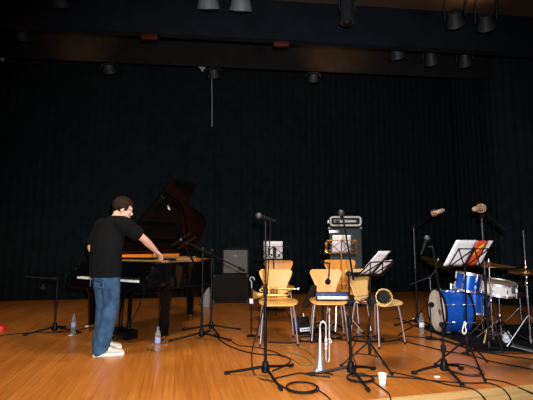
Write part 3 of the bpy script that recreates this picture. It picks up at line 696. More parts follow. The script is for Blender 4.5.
# ------------------------------------------------------------------ plywood chairs
def make_chair(label, ply, loc, rz, scale=1):
    t = thing('plywood_chair', label, 'chair', loc, rz); t.scale = (scale,) * 3
    def sheet(rows, n=12):
        out = []
        for y, z, w, dish in rows:
            out.append([V((w * (-1 + 2 * i / n), y - (dish * (-1 + 2 * i / n) ** 2 if z > .52 else 0), z + (0 if z > .52 else dish * (-1 + 2 * i / n) ** 2))) for i in range(n + 1)])
        return out
    seat = [(-.235, .425, .13, 0), (-.232, .432, .165, .0), (-.22, .442, .195, .0), (-.19, .452, .215, .004), (-.1, .458, .225, .01), (0, .455, .22, .014), (.1, .450, .20, .016), (.17, .450, .165, .012), (.205, .462, .135, .008), (.222, .485, .118, .004)]
    back = [(.222, .485, .118, .004), (.236, .535, .119, .004), (.25, .60, .134, .006), (.264, .67, .160, .01), (.276, .74, .19, .016), (.284, .785, .207, .018), (.289, .815, .203, .018), (.292, .832, .19, .016), (.293, .840, .165, .012)]
    MB().sheet(sheet(seat)).build('seat', ply, t, solid=.011, sub=1)
    back = [(y, .485 + (z - .485) * .885, w, dd) for y, z, w, dd in back]
    MB().sheet(sheet(back)).build('backrest', ply, t, solid=.011, sub=1)
    MB().lathe([(.001, .438), (.06, .438), (.066, .430), (.06, .424), (.001, .424)], 16).build('seat_bracket', M['chrome'], t)
    for sx in (-1, 1):
        for sy in (-1, 1):
            l = MB(); l.tube(smooth_path([(sx * .03, sy * .02, .432), (sx * .13, sy * .13, .43), (sx * .165, sy * .17, .41), (sx * .205, sy * .215, .015)], 4), .0085, 8)
            q = l.build('leg', M['chrome'], t)
            MB().tube([(sx * .204, sy * .214, .025), (sx * .2055, sy * .2155, .0)], .0115, 8).build('foot_cap', M['rubber'], q)
    return t
def at_px(px, Y): return V((P(px, 300, Y).x, Y, 0))
make_chair('light plywood chair with a brass trumpet lying on its seat', M['wood'], at_px(277.5, 5.0), R(3), 1.03)
make_chair('orange plywood chair standing directly behind the one with the brass trumpet', M['woodorange'], at_px(278, 6.25), R(-3), 1.12)
make_chair('light plywood chair with a small keyboard on its seat', M['wood'], at_px(328, 5.13), R(-4), 1.02)
make_chair('orange plywood chair standing behind the one with the small keyboard', M['woodorange'], at_px(347, 5.72), R(6), 1.15)
make_chair('pale plywood chair turned right with a saxophone lying on its seat', M['woodpale'], at_px(376, 4.95), R(33), 1.04)

# ------------------------------------------------------------------ music stands and sheets
def music_stand(base, label, hub, pc, yaw, tilt, w, h, angs, leg=.32, mt='blackmetal', ring=None):
    """pc: world point at the middle of the desk's lower edge; desk back faces (sin yaw, -cos yaw); top leans that way"""
    base = V((base[0], base[1], 0)); t = thing('music_stand', label, 'music stand', base)
    ux = V((math.cos(yaw), math.sin(yaw), 0)); lean = V((math.sin(yaw), -math.cos(yaw), 0))
    uv = (V((0, 0, 1)) * math.cos(tilt) + lean * math.sin(tilt)); nb = ux.cross(uv)   # nb: towards the desk's back side
    if nb.dot(lean) < 0: nb = -nb
    pc = V(pc)
    MB().tube([(0, 0, hub * .45), (0, 0, hub)], .0125, 10).build('lower_tube', M[mt], t)
    MB().tube([base + V((0, 0, hub)), pc + nb * .02], .0085, 10).build('upper_tube', M[mt], t, world=True)
    MB().lathe([(.014, hub - .03), (.02, hub - .025), (.02, hub + .015), (.011, hub + .03)], 12).build('hub', M['blackmatte'], t)
    L_ = leg
    for k_, a in enumerate(angs):
        leg = L_[k_] if isinstance(L_, (list, tuple)) else L_
        dx, dy = math.cos(a), math.sin(a)
        l = MB().tube([(.018 * dx, .018 * dy, hub - .01), (leg * dx, leg * dy, .012)], .008, 6).build('leg', M[mt], t)
        MB().tube([((leg - .02) * dx, (leg - .02) * dy, .022), ((leg + .01) * dx, (leg + .01) * dy, .012)], .012, 8).build('rubber_foot', M['rubber'], l)
        MB().tube([(.015 * dx, .015 * dy, hub * .47), (leg * .5 * dx, leg * .5 * dy, hub * .53)], .0045, 5).build('brace', M[mt], t)
    def q(x, y, o=0): return pc + ux * x + uv * y + nb * o
    MB().box((0, 0, 0), (w, .05, .012), mtx=Matrix.Translation(q(0, 0, -.02)) @ Matrix((tuple(ux) + (0,), tuple(nb) + (0,), tuple(uv) + (0,), (0, 0, 0, 1))).transposed(), bevel=.003).build('ledge', M[mt], t, world=True)
    RW = .0058
    f = MB()
    f.tube([q(0, -.01, .012), q(0, h * .74, .012)], .009, 6)
    for s in (-1, 1):
        f.tube([q(0, .0, .012), q(s * w * .42, h * .70, .012)], RW, 6); f.tube([q(s * w * .46, .0, .012), q(0, h * .70, .012)], RW, 6)
        f.tube([q(s * w * .46, .0, .012), q(s * w * .42, h * .70, .012)], RW, 6)
    f.tube([q(-w * .44, h * .70, .012), q(w * .44, h * .70, .012)], RW, 6)
    f.build('desk_frame', M[mt], t, world=True)
    return t, q
def page(q, x0, x1, y0, y1, off, curl, name, mt, label, cat='sheet music', lines=False, skew=0):
    n = 8; rows = []
    for j in range(n + 1):
        y = y0 + (y1 - y0) * j / n
        rows.append([q(x0 + (x1 - x0) * i / 6 + skew * j / n, y, off + curl * (j / n) ** 2 * (1 if i > 3 else .6)) for i in range(7)])
    o = MB().sheet(rows).build(name, mt, solid=.002)
    if label: tag(o, label, cat)
    return o
# front right stand
sL = G(468.5, 369)
fL = feet(sL, ((435, 365.5), (487, 362.5), (485, 382)))
Lc = P(463.5, 266.5, sL.y - .03)
tL, qL = music_stand(sL, 'black folding music stand at the front right holding white sheets and a red leaflet', .26, Lc, R(28), R(33), .50, .29, fL[0], leg=fL[1])
page(qL, -.265, .03, .005, .278, -.012, .0, 'sheet_music', M['paper'], 'white music sheets on the front right music stand, left of the red leaflet')
page(qL, .165, .255, .003, .274, -.013, .0, 'sheet_music', M['paper'], 'white sheet edge on the front right music stand, right of the red leaflet')
rl = page(qL, .02, .18, .004, .276, -.0085, .0, 'leaflet', M['red'], 'red leaflet with a yellow figure on the front right music stand', 'leaflet')
yb = MB()
for (x, y, r) in ((.115, .215, .022), (.10, .195, .024), (.13, .23, .016), (.088, .172, .018), (.075, .15, .012), (.07, .13, .010)):
    yb.lathe([(r * .6, -.001), (r, 0), (r * .6, .001)], 14, axis(qL(x, y, -.0055), qL(0, 0, 1) - qL(0, 0, 0)))
yb.build('yellow_figure', M['yellow'], rl)
lp = G(464, 328); zz = P(464, 328, sL.y - .02)
tag(MB().tube(smooth_path([zz + V((.012, 0, .06)), zz + V((-.005, -.012, .03)), zz + V((-.02, -.01, -.02)), zz + V((-.01, -.012, -.05)), zz + V((.012, -.012, -.03)), zz + V((.008, -.012, .02)), zz + V((.02, -.01, .05))], 5), .006, 6).build('cord_loop', M['tape']), 'loop of white cord tied round the pole of the front right music stand', 'cord')
# stand in front of the saxophone chair
sJ = G(370, 366)
fJ = feet(sJ, ((341, 367), (392, 375.5), (376, 353)))
Jc = P(369, 275.5, sJ.y)
tJ, qJ = music_stand(sJ, 'black folding music stand before the pale chair with the saxophone', .22, Jc, R(38), R(47), .42, .30, fJ[0], leg=fJ[1])
page(qJ, -.15, .03, .004, .33, -.011, .0, 'sheet_music', M['paper'], 'large white sheet leaning on the music stand before the saxophone chair')
page(qJ, .035, .185, .0, .18, -.011, -.02, 'sheet_music', M['paper'], 'small white sheet at the right end of the music stand before the saxophone chair', skew=.04)
# rear stands
sI = at_px(342, 5.55)
Ic = P(341, 253, 5.5)
tI, qI = music_stand(sI, 'bronze-coloured music stand in front of the bass amplifier stack', .3, Ic, R(0), R(22), .44, .26, (R(90), R(210), R(330)), mt='darkbronze', leg=.28)
page(qI, -.12, .12, .006, .245, -.011, .0, 'sheet_music', M['paper'], 'white sheet on the bronze music stand before the bass amplifier stack')
mu = thing('brass_mute', 'small bronze mute standing on the left end of the bronze music stand', 'mute', P(326.5, 253, 5.49))
MB().lathe([(.03, .02), (.028, .03), (.012, .07), (.022, .10), (.026, .125), (.02, .14), (.001, .142)], 16).build('cone', M['darkbronze'], mu); MB().lathe([(.03, .005), (.034, .012), (.03, .02)], 16).build('rim', M['brass'], mu)
sD = at_px(276, 6.55)
Dc = P(273.5, 259.5, 6.5)
tD, qD = music_stand(sD, 'black music stand behind the orange chair at the centre with a printed white sheet', .3, Dc, R(0), R(18), .56, .30, (R(90), R(215), R(325)), leg=.3)
pd = page(qD, -.15, .14, .006, .29, -.011, .0, 'sheet_music', M['paper'], 'white printed sheet with black figures on the rear music stand at the centre')
pf = MB()
for (x, y, w_, h_) in ((-.07, .13, .035, .12), (.02, .11, .05, .16), (-.03, .07, .03, .04), (.085, .06, .03, .05), (-.11, .05, .04, .02)):
    c = qD(x, y, -.0085); pf.box(c, (w_, .003, h_), rx=R(18))
pf.build('printed_figure', M['print'], pd)

# ------------------------------------------------------------------ amplifiers at the back
cY = 8.35
c0, c1 = P(212, 303.5, cY), P(248, 303.5, cY)
cx = (c0.x + c1.x) / 2; cw = c1.x - c0.x; chh = P(230, 274.5, cY).z
cb = thing('speaker_cabinet', 'black speaker cabinet on the floor under the grey combo amplifier', 'speaker', (cx, cY + .2, 0), R(3))
MB().box((0, 0, chh / 2 + .01), (cw, .4, chh - .02), bevel=.015).build('cabinet', M['tolex'], cb)
MB().box((0, -.203, chh / 2 + .01), (cw - .06, .012, chh - .08), bevel=.004).build('grille', M['fg'], cb)
for sx in (-1, 1):
    for sz in (.03, chh - .03): MB().box((sx * (cw / 2 - .02), -.19, sz), (.05, .04, .05), bevel=.01).build('corner_cap', M['dimlantern'], cb)
    for sy in (-1, 1): MB().lathe([(.02, 0), (.022, .015)], 10, Matrix.Translation((sx * (cw / 2 - .06), sy * .14, 0))).build('foot', M['rubber'], cb)
    MB().box((sx * (cw / 2 + .003), 0, chh * .6), (.012, .16, .06)).build('handle', M['blackmatte'], cb)
a0, a1 = P(221.5, 273, cY), P(248.5, 273, cY); ax = (a0.x + a1.x) / 2; aw = a1.x - a0.x; ah = P(235, 248.5, cY).z - chh
am = thing('combo_amplifier', 'grey-grilled combo amplifier standing on the black speaker cabinet', 'amplifier', (ax, cY + .16, chh), R(3))
fr = MB(); t_ = .03
for s in (-1, 1): fr.box((s * (aw / 2 - t_ / 2), 0, ah / 2), (t_, .26, ah), bevel=.006); fr.box((0, 0, ah / 2 + s * (ah / 2 - t_ / 2)), (aw, .26, t_), bevel=.006)
fr.box((0, .1, ah / 2), (aw - .02, .04, ah - .02)); fr.build('cabinet', M['tolex'], am)
MB().box((0, -.105, ah / 2), (aw - .06, .015, ah - .06), bevel=.004).build('grille_cloth', M['grille'], am)
lg = MB(); lg.tube(smooth_path([(-.055, -.117, ah * .70), (-.045, -.117, ah * .74), (-.035, -.117, ah * .68), (-.02, -.117, ah * .72), (-.005, -.117, ah * .685), (.012, -.117, ah * .72), (.028, -.117, ah * .69), (.055, -.117, ah * .705)], 4), .0065, 6); lg.build('script_logo', M['silver'], am)
MB().tube([(-.1, 0, ah), (-.09, 0, ah + .03), (.09, 0, ah + .03), (.1, 0, ah)], .01, 6).build('handle', M['blackmatte'], am)
for k in range(5): MB().lathe([(.012, 0), (.010, .018)], 10, Matrix.Translation((-.14 + .07 * k, -.06, ah))).build('knob', M['dimlantern'], am)
# bass rig
rY = 7.9
r0, r1 = P(329.5, 262, rY), P(363.5, 262, rY); rx = (r0.x + r1.x) / 2; rw = r1.x - r0.x; rh = P(346, 226.5, rY).z
cabn = thing('bass_cabinet', 'tall grey-black bass speaker cabinet behind the bronze music stand', 'speaker', (rx, rY + .22, 0), R(-2))
MB().box((0, 0, rh / 2 + .015), (rw, .42, rh - .03), bevel=.02).build('cabinet', M['tolex'], cabn)
MB().box((0, -.213, rh / 2 + .01), (rw - .05, .014, rh - .1), bevel=.005).build('grille', M['cabgrey'], cabn)
MB().box((-rw * .33, -.224, rh - .095), (.19, .008, .045), bevel=.002).build('badge', M['silver'], cabn)
for sx in (-1, 1):
    for sz in (.04, rh - .03): MB().box((sx * (rw / 2 - .02), -.2, sz), (.05, .04, .05), bevel=.01).build('corner_cap', M['steelgrey'], cabn)
    for sy in (-1, 1): MB().lathe([(.02, 0), (.022, .02)], 10, Matrix.Translation((sx * (rw / 2 - .08), sy * .15, 0))).build('foot', M['rubber'], cabn)
MB().box((rw / 2 + .005, -.05, rh * .78), (.02, .06, .12)).build('handle', M['steelgrey'], cabn)
hh = P(346, 215.8, rY).z - rh; hw = (P(363.5, 220, rY).x - P(331, 220, rY).x)
hd_ = thing('bass_amplifier_head', 'black amplifier head with a white outlined panel on the tall bass cabinet', 'amplifier', (rx + .01, rY + .2, rh), R(-2))
MB().box((0, 0, hh / 2), (hw, .34, hh), bevel=.02).build('case', M['tolex'], hd_)
def rrect(w, h, r, n=6):
    out = []
    for cx_, cz_, a in ((w / 2 - r, h / 2 - r, 0), (-w / 2 + r, h / 2 - r, PI / 2), (-w / 2 + r, -h / 2 + r, PI), (w / 2 - r, -h / 2 + r, 1.5 * PI)):
        for k in range(n + 1): out.append((cx_ + r * math.cos(a + k * PI / 2 / n), cz_ + r * math.sin(a + k * PI / 2 / n)))
    return out
MB().tube([(x, -.175, hh / 2 + z) for x, z in rrect(hw - .05, hh - .045, .045)], .019, 8, loop=True).build('front_trim', M['cream'], hd_)
pan = MB().box((0, -.174, hh / 2), (hw - .16, .012, hh * .34), bevel=.004).build('control_panel', M['steelgrey'], hd_)
MB().box((.03, -.182, hh / 2), (hw - .30, .006, hh * .14)).build('panel_stripe', M['cream'], pan)
for k in range(6): MB().lathe([(.011, 0), (.009, .02)], 10, axis((-hw * .36 + k * .05, -.18, hh / 2), (0, -1, 0))).build('knob', M['blackmatte'], hd_)
for s in (-1, 1): MB().box((s * (hw / 2 + .008), -.08, hh * .5), (.02, .05, .06), bevel=.005).build('side_bracket', M['chrome'], hd_)
# little practice amplifier on the floor
q = G(303.5, 335.5)
pa = thing('practice_amplifier', 'small dark blue practice amplifier tilted on the floor between the plywood chairs', 'amplifier', (q.x, q.y + .06, 0), R(25))
TM = Matrix.Rotation(R(-14), 4, 'X') @ Matrix.Translation((0, 0, .02))
MB().box((0, 0, .10), (.17, .13, .19), mtx=TM, bevel=.012).build('case', M['tolex'], pa)
MB().box((0, -.068, .12), (.14, .01, .12), mtx=TM, bevel=.003).build('grille', M['fg'], pa)
MB().box((0, -.07, .035), (.15, .012, .045), mtx=TM, bevel=.003).build('control_panel', M['bag'], pa)
MB().box((-.088, 0, .10), (.008, .10, .14), mtx=TM).build('side_panel', M['bluedark'], pa)
for k in range(4): MB().lathe([(.008, 0), (.007, .015)], 8, TM @ axis((-.05 + k * .033, -.076, .035), (0, -1, 0))).build('knob', M['blackmatte'], pa)
MB().tube([TM @ V((-.05, 0, .195)), TM @ V((-.04, 0, .225)), TM @ V((.04, 0, .225)), TM @ V((.05, 0, .195))], .008, 6).build('handle', M['blackmatte'], pa)
MB().tube([TM @ V((.03, -.02, .19)), TM @ V((.03, -.02, .235))], [.013, .008], 8).build('plug', M['silver'], pa)
MB().box((0, .02, .012), (.16, .12, .024)).build('tilt_foot', M['rubber'], pa)

# ------------------------------------------------------------------ brass instruments and the small keyboard
def trumpet(root, mm, mt):
    """built with the bell mouth at z=0 opening down, mouthpiece towards +z"""
    def tb(pts, r, name, n=10, k=4): return MB().tube([mm @ v for v in smooth_path(pts, k)], r, n).build(name, mt, root)
    MB().lathe([(.061, 0), (.062, .003), (.058, .008), (.046, .028), (.035, .058), (.027, .10), (.021, .15), (.016, .22), (.012, .30), (.009, .36)], 24, mm).build('bell', mt, root)
    tb([(0, 0, .355), (.002, 0, .40), (.025, 0, .425), (.05, 0, .40), (.052, 0, .36), (.052, 0, .22)], .0085, 'bell_bend')
    tb([(.082, .022, .46), (.082, .022, .30), (.082, .018, .11), (.076, .012, .08), (.060, .006, .08), (.052, .004, .11), (.052, .0, .20)], .008, 'leadpipe')
    tb([(.082, .022, .45), (.082, .022, .48)], .0075, 'receiver')
    MB().lathe([(.0045, .47), (.006, .505), (.0135, .525), (.0135, .538), (.008, .536)], 14, mm @ Matrix.Translation((.082, .022, 0))).build('mouthpiece', M['silver'], root)
    for k in range(3):
        z = .21 + .032 * k
        v = MB().lathe([(.0001, -.062), (.013, -.06), (.0135, 0), (.0135, .055), (.009, .06), (.004, .062), (.004, .085), (.009, .086), (.009, .092), (.0001, .093)], 14, mm @ Matrix.Translation((.052, .0, z)) @ Matrix.Rotation(PI / 2, 4, 'X')); v.build('valve', mt, root)
    tb([(.066, -.01, .275), (.085, -.03, .285), (.10, -.03, .265), (.085, -.03, .245), (.066, -.01, .245)], .0055, 'third_slide')
    return root
q = G(320, 372.5)
tr = thing('trumpet', 'silver trumpet standing upright on its bell at the front centre', 'trumpet', q, R(-8))
trumpet(tr, Matrix.Translation((0, 0, .015)) @ Matrix.Rotation(R(1), 4, 'Y'), M['silver'])
ts = thing('trumpet_stand', 'flat black folding stand inside the bell of the upright silver trumpet', 'instrument stand', q)
MB().lathe([(.03, .006), (.028, .03), (.014, .10), (.006, .14), (.001, .142)], 14).build('cone', M['blackmatte'], ts)
for a in (200, 320, 80, 10): MB().tube([(0, 0, .009), (.13 * math.cos(R(a)), .13 * math.sin(R(a)), .007)], .006, 6).build('leg', M['blackmatte'], ts)
# brass trumpet lying on the chair
cs = at_px(277.5, 4.82)
x0 = P(253, 299, 4.88).x
tg = thing('trumpet', 'brass trumpet lying across the seat of the light plywood chair', 'trumpet', (x0, 4.90, .545), 0)
TRM = M['oldbrass']; trumpet(tg, Matrix.Rotation(R(90), 4, 'Y') @ Matrix.Rotation(R(128), 4, 'Z') @ Matrix.Translation((0, 0, 0)), M['oldbrass'])
# white clip things left of the chair
q = at_px(251.5, 5.3)
cst = thing('clip_stand', 'short stand with a pale hooked tip beside the brass trumpet chair', 'stand', q)
MB().tube([(0, 0, .01), (0, 0, P(251, 288, 5.3).z)], .008, 8).build('pole', M['blackmetal'], cst)
MB().lathe([(.06, 0), (.06, .012), (.02, .022)], 18).build('base', M['blackmetal'], cst)
z1 = P(251, 284, 5.3).z
MB().tube(smooth_path([(0, 0, z1 - .10), (0, 0, z1 + .02), (-.02, -.01, z1 + .05), (-.005, -.015, z1 + .085), (.03, -.01, z1 + .075), (.035, -.01, z1 + .05)], 4), .008, 8).build('hook', M['rope'], cst)
MB().box((0, -.01, P(251, 301, 5.3).z), (.05, .04, .06), bevel=.008).build('clamp_block', M['bag'], cst)
# small keyboard on the second chair
kb = thing('small_keyboard', 'small blue-black keyboard with white keys lying on a plywood chair seat', 'keyboard', (P(333, 298, 5.05).x, 5.05, .473), R(-2))
MB().box((0, .03, .045), (.40, .10, .075), rx=R(8), bevel=.008).build('case', M['bluedark'], kb)
MB().box((0, -.035, .016), (.41, .10, .03), bevel=.006).build('key_tray', M['blackmatte'], kb)
for i in range(19): MB().box((-.18 + .02 * i, -.052, .034), (.0185, .075, .032), bevel=.0015).build('white_key', M['white'], kb)
for i in range(18):
    if i % 7 not in (2, 6): MB().box((-.17 + .02 * i, -.03, .055), (.01, .045, .012)).build('black_key', M['blackmatte'], kb)
# saxophone lying on the pale chair
sx = at_px(378, 4.95)
sxp = thing('saxophone', 'brass saxophone lying on the pale chair with its bell facing the front', 'saxophone', (sx.x, sx.y, .475))
bc = P(384, 297, 4.72)
lb = bc - V((sx.x, sx.y, .475))
up = V((0, 0, 1)); fd = V((-.15, -1, .18)).normalized()
bell_pts = [lb + fd * -.20 + V((.02, 0, -.02)), lb + fd * -.13, lb + fd * -.07, lb + fd * -.03, lb + fd * -.008, lb]
bl_ = MB(); bl_.lathe([(.028, -.20), (.033, -.13), (.045, -.07), (.064, -.03), (.082, -.008), (.088, 0), (.090, .003), (.086, .004), (.078, -.006), (.060, -.028), (.042, -.07), (.030, -.13), (.0001, -.15)], 28, axis(lb, fd)); bl_.build('bell', M['brass'], sxp)
MB().lathe([(.058, -.024), (.041, -.068), (.001, -.10)], 24, axis(lb, fd)).build('throat_reflection', M['blackmatte'], sxp)  # black liner paints in the dark reflection inside the brass bell
MB().tube([lb + (axis((0, 0, 0), fd) @ V((.089 * math.cos(k * PI / 14), .089 * math.sin(k * PI / 14), .002))) for k in range(28)], .0045, 6, loop=True).build('bell_rim', M['brass'], sxp)
e = lb + fd * -.2
MB().tube(smooth_path([e + fd * .02, e - fd * .03, e + V((-.04, .05, -.01)), e + V((-.10, .03, -.015)), e + V((-.16, -.03, -.02)), e + V((-.28, -.10, -.035))], 4), interp([.028, .03, .031, .028, .024, .015], 4), 14).build('body_tube', M['brass'], sxp)
for k in range(7):
    f = k / 6; c = e + V((-.12 - .16 * f, -.045 - .10 * f, .022 - .018 * f))
    MB().lathe([(.016 - .005 * f, 0), (.016 - .005 * f, .006), (.001, .008)], 12, axis(c, (.1, -.5, .8))).build('key_cup', M['silver'], sxp)
MB().tube([e + V((-.10, -.02, .02)), e + V((-.28, -.125, -.01))], .004, 6).build('key_rod', M['silver'], sxp)
mt_ = thing('cone_mute', 'black rounded mute lying left of the saxophone bell on the pale chair', 'mute', P(371.5, 300.5, 4.70))
MB().lathe([(.001, -.05), (.022, -.05), (.044, -.03), (.056, .02), (.05, .045), (.001, .05)], 18, axis((0, 0, 0), (-.2, -1, .1))).build('cone', M['blackmatte'], mt_)
MB().lathe([(.012, .048), (.010, .056)], 12, axis((0, 0, 0), (-.2, -1, .1))).build('knob', M['rubber'], mt_)

# ------------------------------------------------------------------ drum kit
MB_ = MB()
mp_ = [V((2.28, 4.55, 0)), V((4.3, 4.42, 0)), V((4.35, 6.1, 0)), V((2.05, 6.0, 0)), V((2.2, 5.2, 0))]
tag(MB().prism([(p.x, p.y) for p in mp_], .0005, .008).build('drum_mat', M['mat'], smooth=False), 'black mat on the floor under the drum kit', 'mat')
DZ = .008
def drum(name, label, c, axis_d, r, depth, shell, top, bottom, lugs, hoop='chrome', hoopmt=None, rods=True, roll=0):
    """c: centre of the batter (or front) head; axis_d: direction the head faces"""
    t = thing(name, label, 'drum', c); m_ = axis((0, 0, 0), axis_d)
    MB().lathe([(r * .985, -.012), (r, -.012), (r, -depth + .012), (r * .985, -depth + .012)], 40, m_, True).build('shell', shell, t)
    MB().lathe([(.001, .0), (r * .9, .0), (r * .99, -.004), (r, -.012), (.001, -.006)], 40, m_).build('batter_head' if name != 'bass_drum' else 'front_head', top, t)
    MB().lathe([(.001, -depth), (r, -depth + .012), (.001, -depth + .006)], 40, m_).build('resonant_head', bottom, t)
    for z in (-.006, -depth + .006): MB().lathe([(r * 1.0, z - .014), (r * 1.05, z - .012), (r * 1.05, z + .012), (r * 1.0, z + .014)], 40, m_, True).build('hoop', hoopmt or M[hoop], t)
    for k in range(lugs):
        a = 2 * PI * (k + .5) / lugs + roll; ca, sa = math.cos(a), math.sin(a)
        for zz in ((-.30 * depth, -.70 * depth) if depth > .18 else (-.5 * depth,)):
            MB().tube([m_ @ V((r * 1.0 * ca, r * sa, zz - .025)), m_ @ V((r * 1.05 * ca, r * 1.05 * sa, zz)), m_ @ V((r * ca, r * sa, zz + .025))], [.007, .011, .007], 6).build('lug', M['chrome'], t)
        if rods:
            for z0, z1 in ((.01, -.30 * depth), (-depth - .01, -.70 * depth)):
                MB().tube([m_ @ V((r * 1.06 * ca, r * 1.06 * sa, z0)), m_ @ V((r * 1.05 * ca, r * 1.05 * sa, z1))], .004, 5).build('tension_rod', M['chrome'], t)
    return t
bdc = V((2.19, 5.47, .280 + DZ))
bdm = drum('bass_drum', 'blue bass drum with a pale front head facing left', bdc, (-1, -.03, 0), .266, .36, M['blue'], M['head'], M['head'], 8, hoopmt=M['blackmatte'])
for s in (-1, 1):
    MB().tube([(.08, s * .24, -.12), (.0, s * .36, -.285)], [.008, .007], 6).build('spur', M['blackmetal'], bdm)
MB().tube([(.2, 0, .27), (.2, 0, .34)], .014, 8).build('tom_mount', M['chrome'], bdm)
MB().lathe([(.04, .001), (.036, .004), (.001, .004)], 20, axis((-.004, -.11, -.0), (-1, -.06, 0))).build('head_badge', M['wine'], bdm)
# kick microphone
kp = P(432.5, 305, 5.15)
km = thing('microphone_stand', 'short black stand holding the kick drum microphone before the pale head', 'microphone stand', (kp.x - .03, kp.y, 0))
MB().lathe([(.075, 0), (.075, .014), (.02, .03)], 18).build('base', M['blackmetal'], km); MB().tube([(0, 0, .02), (0, 0, kp.z - .02), (.0, .02, kp.z)], .008, 8).build('pole', M['blackmetal'], km)
microphone(kp + V((.0, .03, .0)), (.8, .5, 0), 'round black kick drum microphone in front of the pale bass drum head', 'ball')
tm = drum('rack_tom', 'blue rack tom mounted above the bass drum', P(469, 273.5, 5.42), (.18, -.05, 1), .142, .225, M['blue'], M['tanhead'], M['head'], 6)
MB().tube([P(468, 290, 5.42), V((bdc.x + .2, bdc.y + .0, bdc.z + .33))], .012, 8).build('tom_arm', M['chrome'], tm, world=True)
ft = drum('floor_tom', 'blue floor tom behind the bass drum under the rack tom', V((P(475, 290, 5.85).x, 5.85, .535)), (.08, -.03, 1), .185, .33, M['blue'], M['tanhead'], M['head'], 6)
for k in range(3):
    a = 2 * PI * k / 3 + .4; MB().tube([(.2 * math.cos(a), .2 * math.sin(a), -.1), (.2 * math.cos(a), .2 * math.sin(a), -.46), (.22 * math.cos(a), .22 * math.sin(a), -.525)], .008, 6).build('leg', M['chrome'], ft)
sn = drum('snare_drum', 'white snare drum with a tan head on a chrome stand', P(499, 282, 4.95), (.06, -.16, 1), .185, .135, M['cream'], M['tanhead'], M['head'], 8)
MB().box((.05, -.19, -.07), (.03, .03, .09), bevel=.005).build('strainer', M['steelgrey'], sn)
sp = P(499, 282, 4.95)
def cymbal_stand(base, h, label, leg=.30, a0=0., cat='cymbal stand', name='cymbal_stand', hub=.35):
    t = thing(name, label, cat, (base[0], base[1], DZ if base[0] > 2.3 else 0))
    MB().tube([(0, 0, .06), (0, 0, h * .55)], .013, 10).build('lower_tube', M['hardware'], t)
    MB().tube([(0, 0, h * .55), (0, 0, h)], .009, 10).build('upper_tube', M['hardware'], t)
    MB().lathe([(.014, h * .55 - .03), (.02, h * .55 - .02), (.02, h * .55 + .015), (.01, h * .55 + .03)], 12).build('height_clamp', M['hardware'], t)
    for k in range(3):
        a = a0 + k * 2 * PI / 3; dx, dy = math.cos(a), math.sin(a)
        l = MB().tube([(.015 * dx, .015 * dy, hub), (leg * .95 * dx, leg * .95 * dy, .03), (leg * dx, leg * dy, .012)], .008, 6).build('leg', M['hardware'], t)
        MB().ball((leg * dx, leg * dy, .013), .0145, 8).build('rubber_foot', M['rubber'], l)
        MB().tube([(.012 * dx, .012 * dy, .09), (leg * .55 * dx, leg * .55 * dy, hub * .46)], .005, 5).build('brace', M['hardware'], t)
    return t
def cymbal(c, d, r, label, mt='bronze', cup=.03):
    t = thing('cymbal', label, 'cymbal', c); m_ = axis((0, 0, 0), d)
    MB().lathe([(r, -.022), (r * .75, -.010), (r * .45, .001), (r * .2, .007), (r * .17, .012), (r * .1, .024), (.008, .028), (.008, .026), (r * .1, .022), (r * .17, .010), (r * .45, -.001), (r * .75, -.012), (r, -.0235)], 48, m_, True).build('plate', M[mt], t)
    MB().lathe([(.001, .028), (.014, .028), (.014, .042), (.006, .044), (.006, .06), (.001, .06)], 12, m_).build('wing_nut', M['chrome'], t)
    return t
# snare stand
st_ = cymbal_stand((sp.x, sp.y + .02), sp.z - .155, 'chrome basket stand under the white snare drum', leg=.26, a0=.5, cat='drum stand', name='snare_stand', hub=.24)
for k in range(3):
    a = k * 2 * PI / 3 + .2; MB().tube([(0, 0, sp.z - .19), (.15 * math.cos(a), .15 * math.sin(a), sp.z - .175), (.185 * math.cos(a), .185 * math.sin(a), sp.z - .14 + .02 * math.sin(a))], .007, 6).build('basket_arm', M['hardware'], st_)
# cymbals
cY = 4.78; cb_ = at_px(491, cY); cc = P(487.5, 264, cY)
cymbal_stand((cb_.x, cb_.y), cc.z - .01, 'straight chrome cymbal stand in front of the white snare drum', a0=.3)
cymbal(V((cb_.x, cb_.y, cc.z)), (.02, -.02, 1), .27, 'wide bronze ride cymbal above the white snare drum', 'darkbronze')
hY = 4.6; hb_ = at_px(528, hY); hc = P(528, 271, hY)
hs = cymbal_stand((hb_.x, hb_.y), P(528, 231, hY).z, 'chrome hi-hat stand at the right edge with a tall rod', a0=.9, name='hi_hat_stand', leg=.25)
[c for c in hs.children if c.name.startswith('upper_tube')][0].data.materials[0] = M['dimmetal']
MB().box((-.12, -.1, .03), (.09, .26, .012), rz=R(50), rx=R(8)).build('foot_pedal', M['steelgrey'], hs)
MB().lathe([(.012, hc.z + .03), (.014, hc.z + .04), (.014, hc.z + .10), (.012, hc.z + .11)], 12).build('clutch', M['hardware'], hs)
cymbal(V((hb_.x, hb_.y, hc.z + .012)), (0, -.05, 1), .178, 'upper bronze hi-hat cymbal at the right edge')
cymbal(V((hb_.x, hb_.y, hc.z - .035)), (0, -.05, -1), .178, 'lower bronze hi-hat cymbal at the right edge, turned upside down')
lY = 6.05; l0 = at_px(431, lY); lc_ = P(437, 262, lY)
ls = cymbal_stand((l0.x, l0.y), P(431, 277, lY).z, 'chrome boom cymbal stand behind the bass drum', a0=.1)
MB().tube([P(410, 284.5, lY), P(431, 276.5, lY), P(438, 266, lY)], .008, 8).build('boom_arm', M['hardware'], ls, world=True)
MB().lathe([(.02, -.02), (.026, 0), (.02, .02)], 12, axis((0, 0, P(431, 277, lY).z), (0, 1, 0))).build('boom_clamp', M['hardware'], ls)
cymbal(lc_, (.36, -.34, 1), .225, 'golden crash cymbal tilted left of the music sheets')
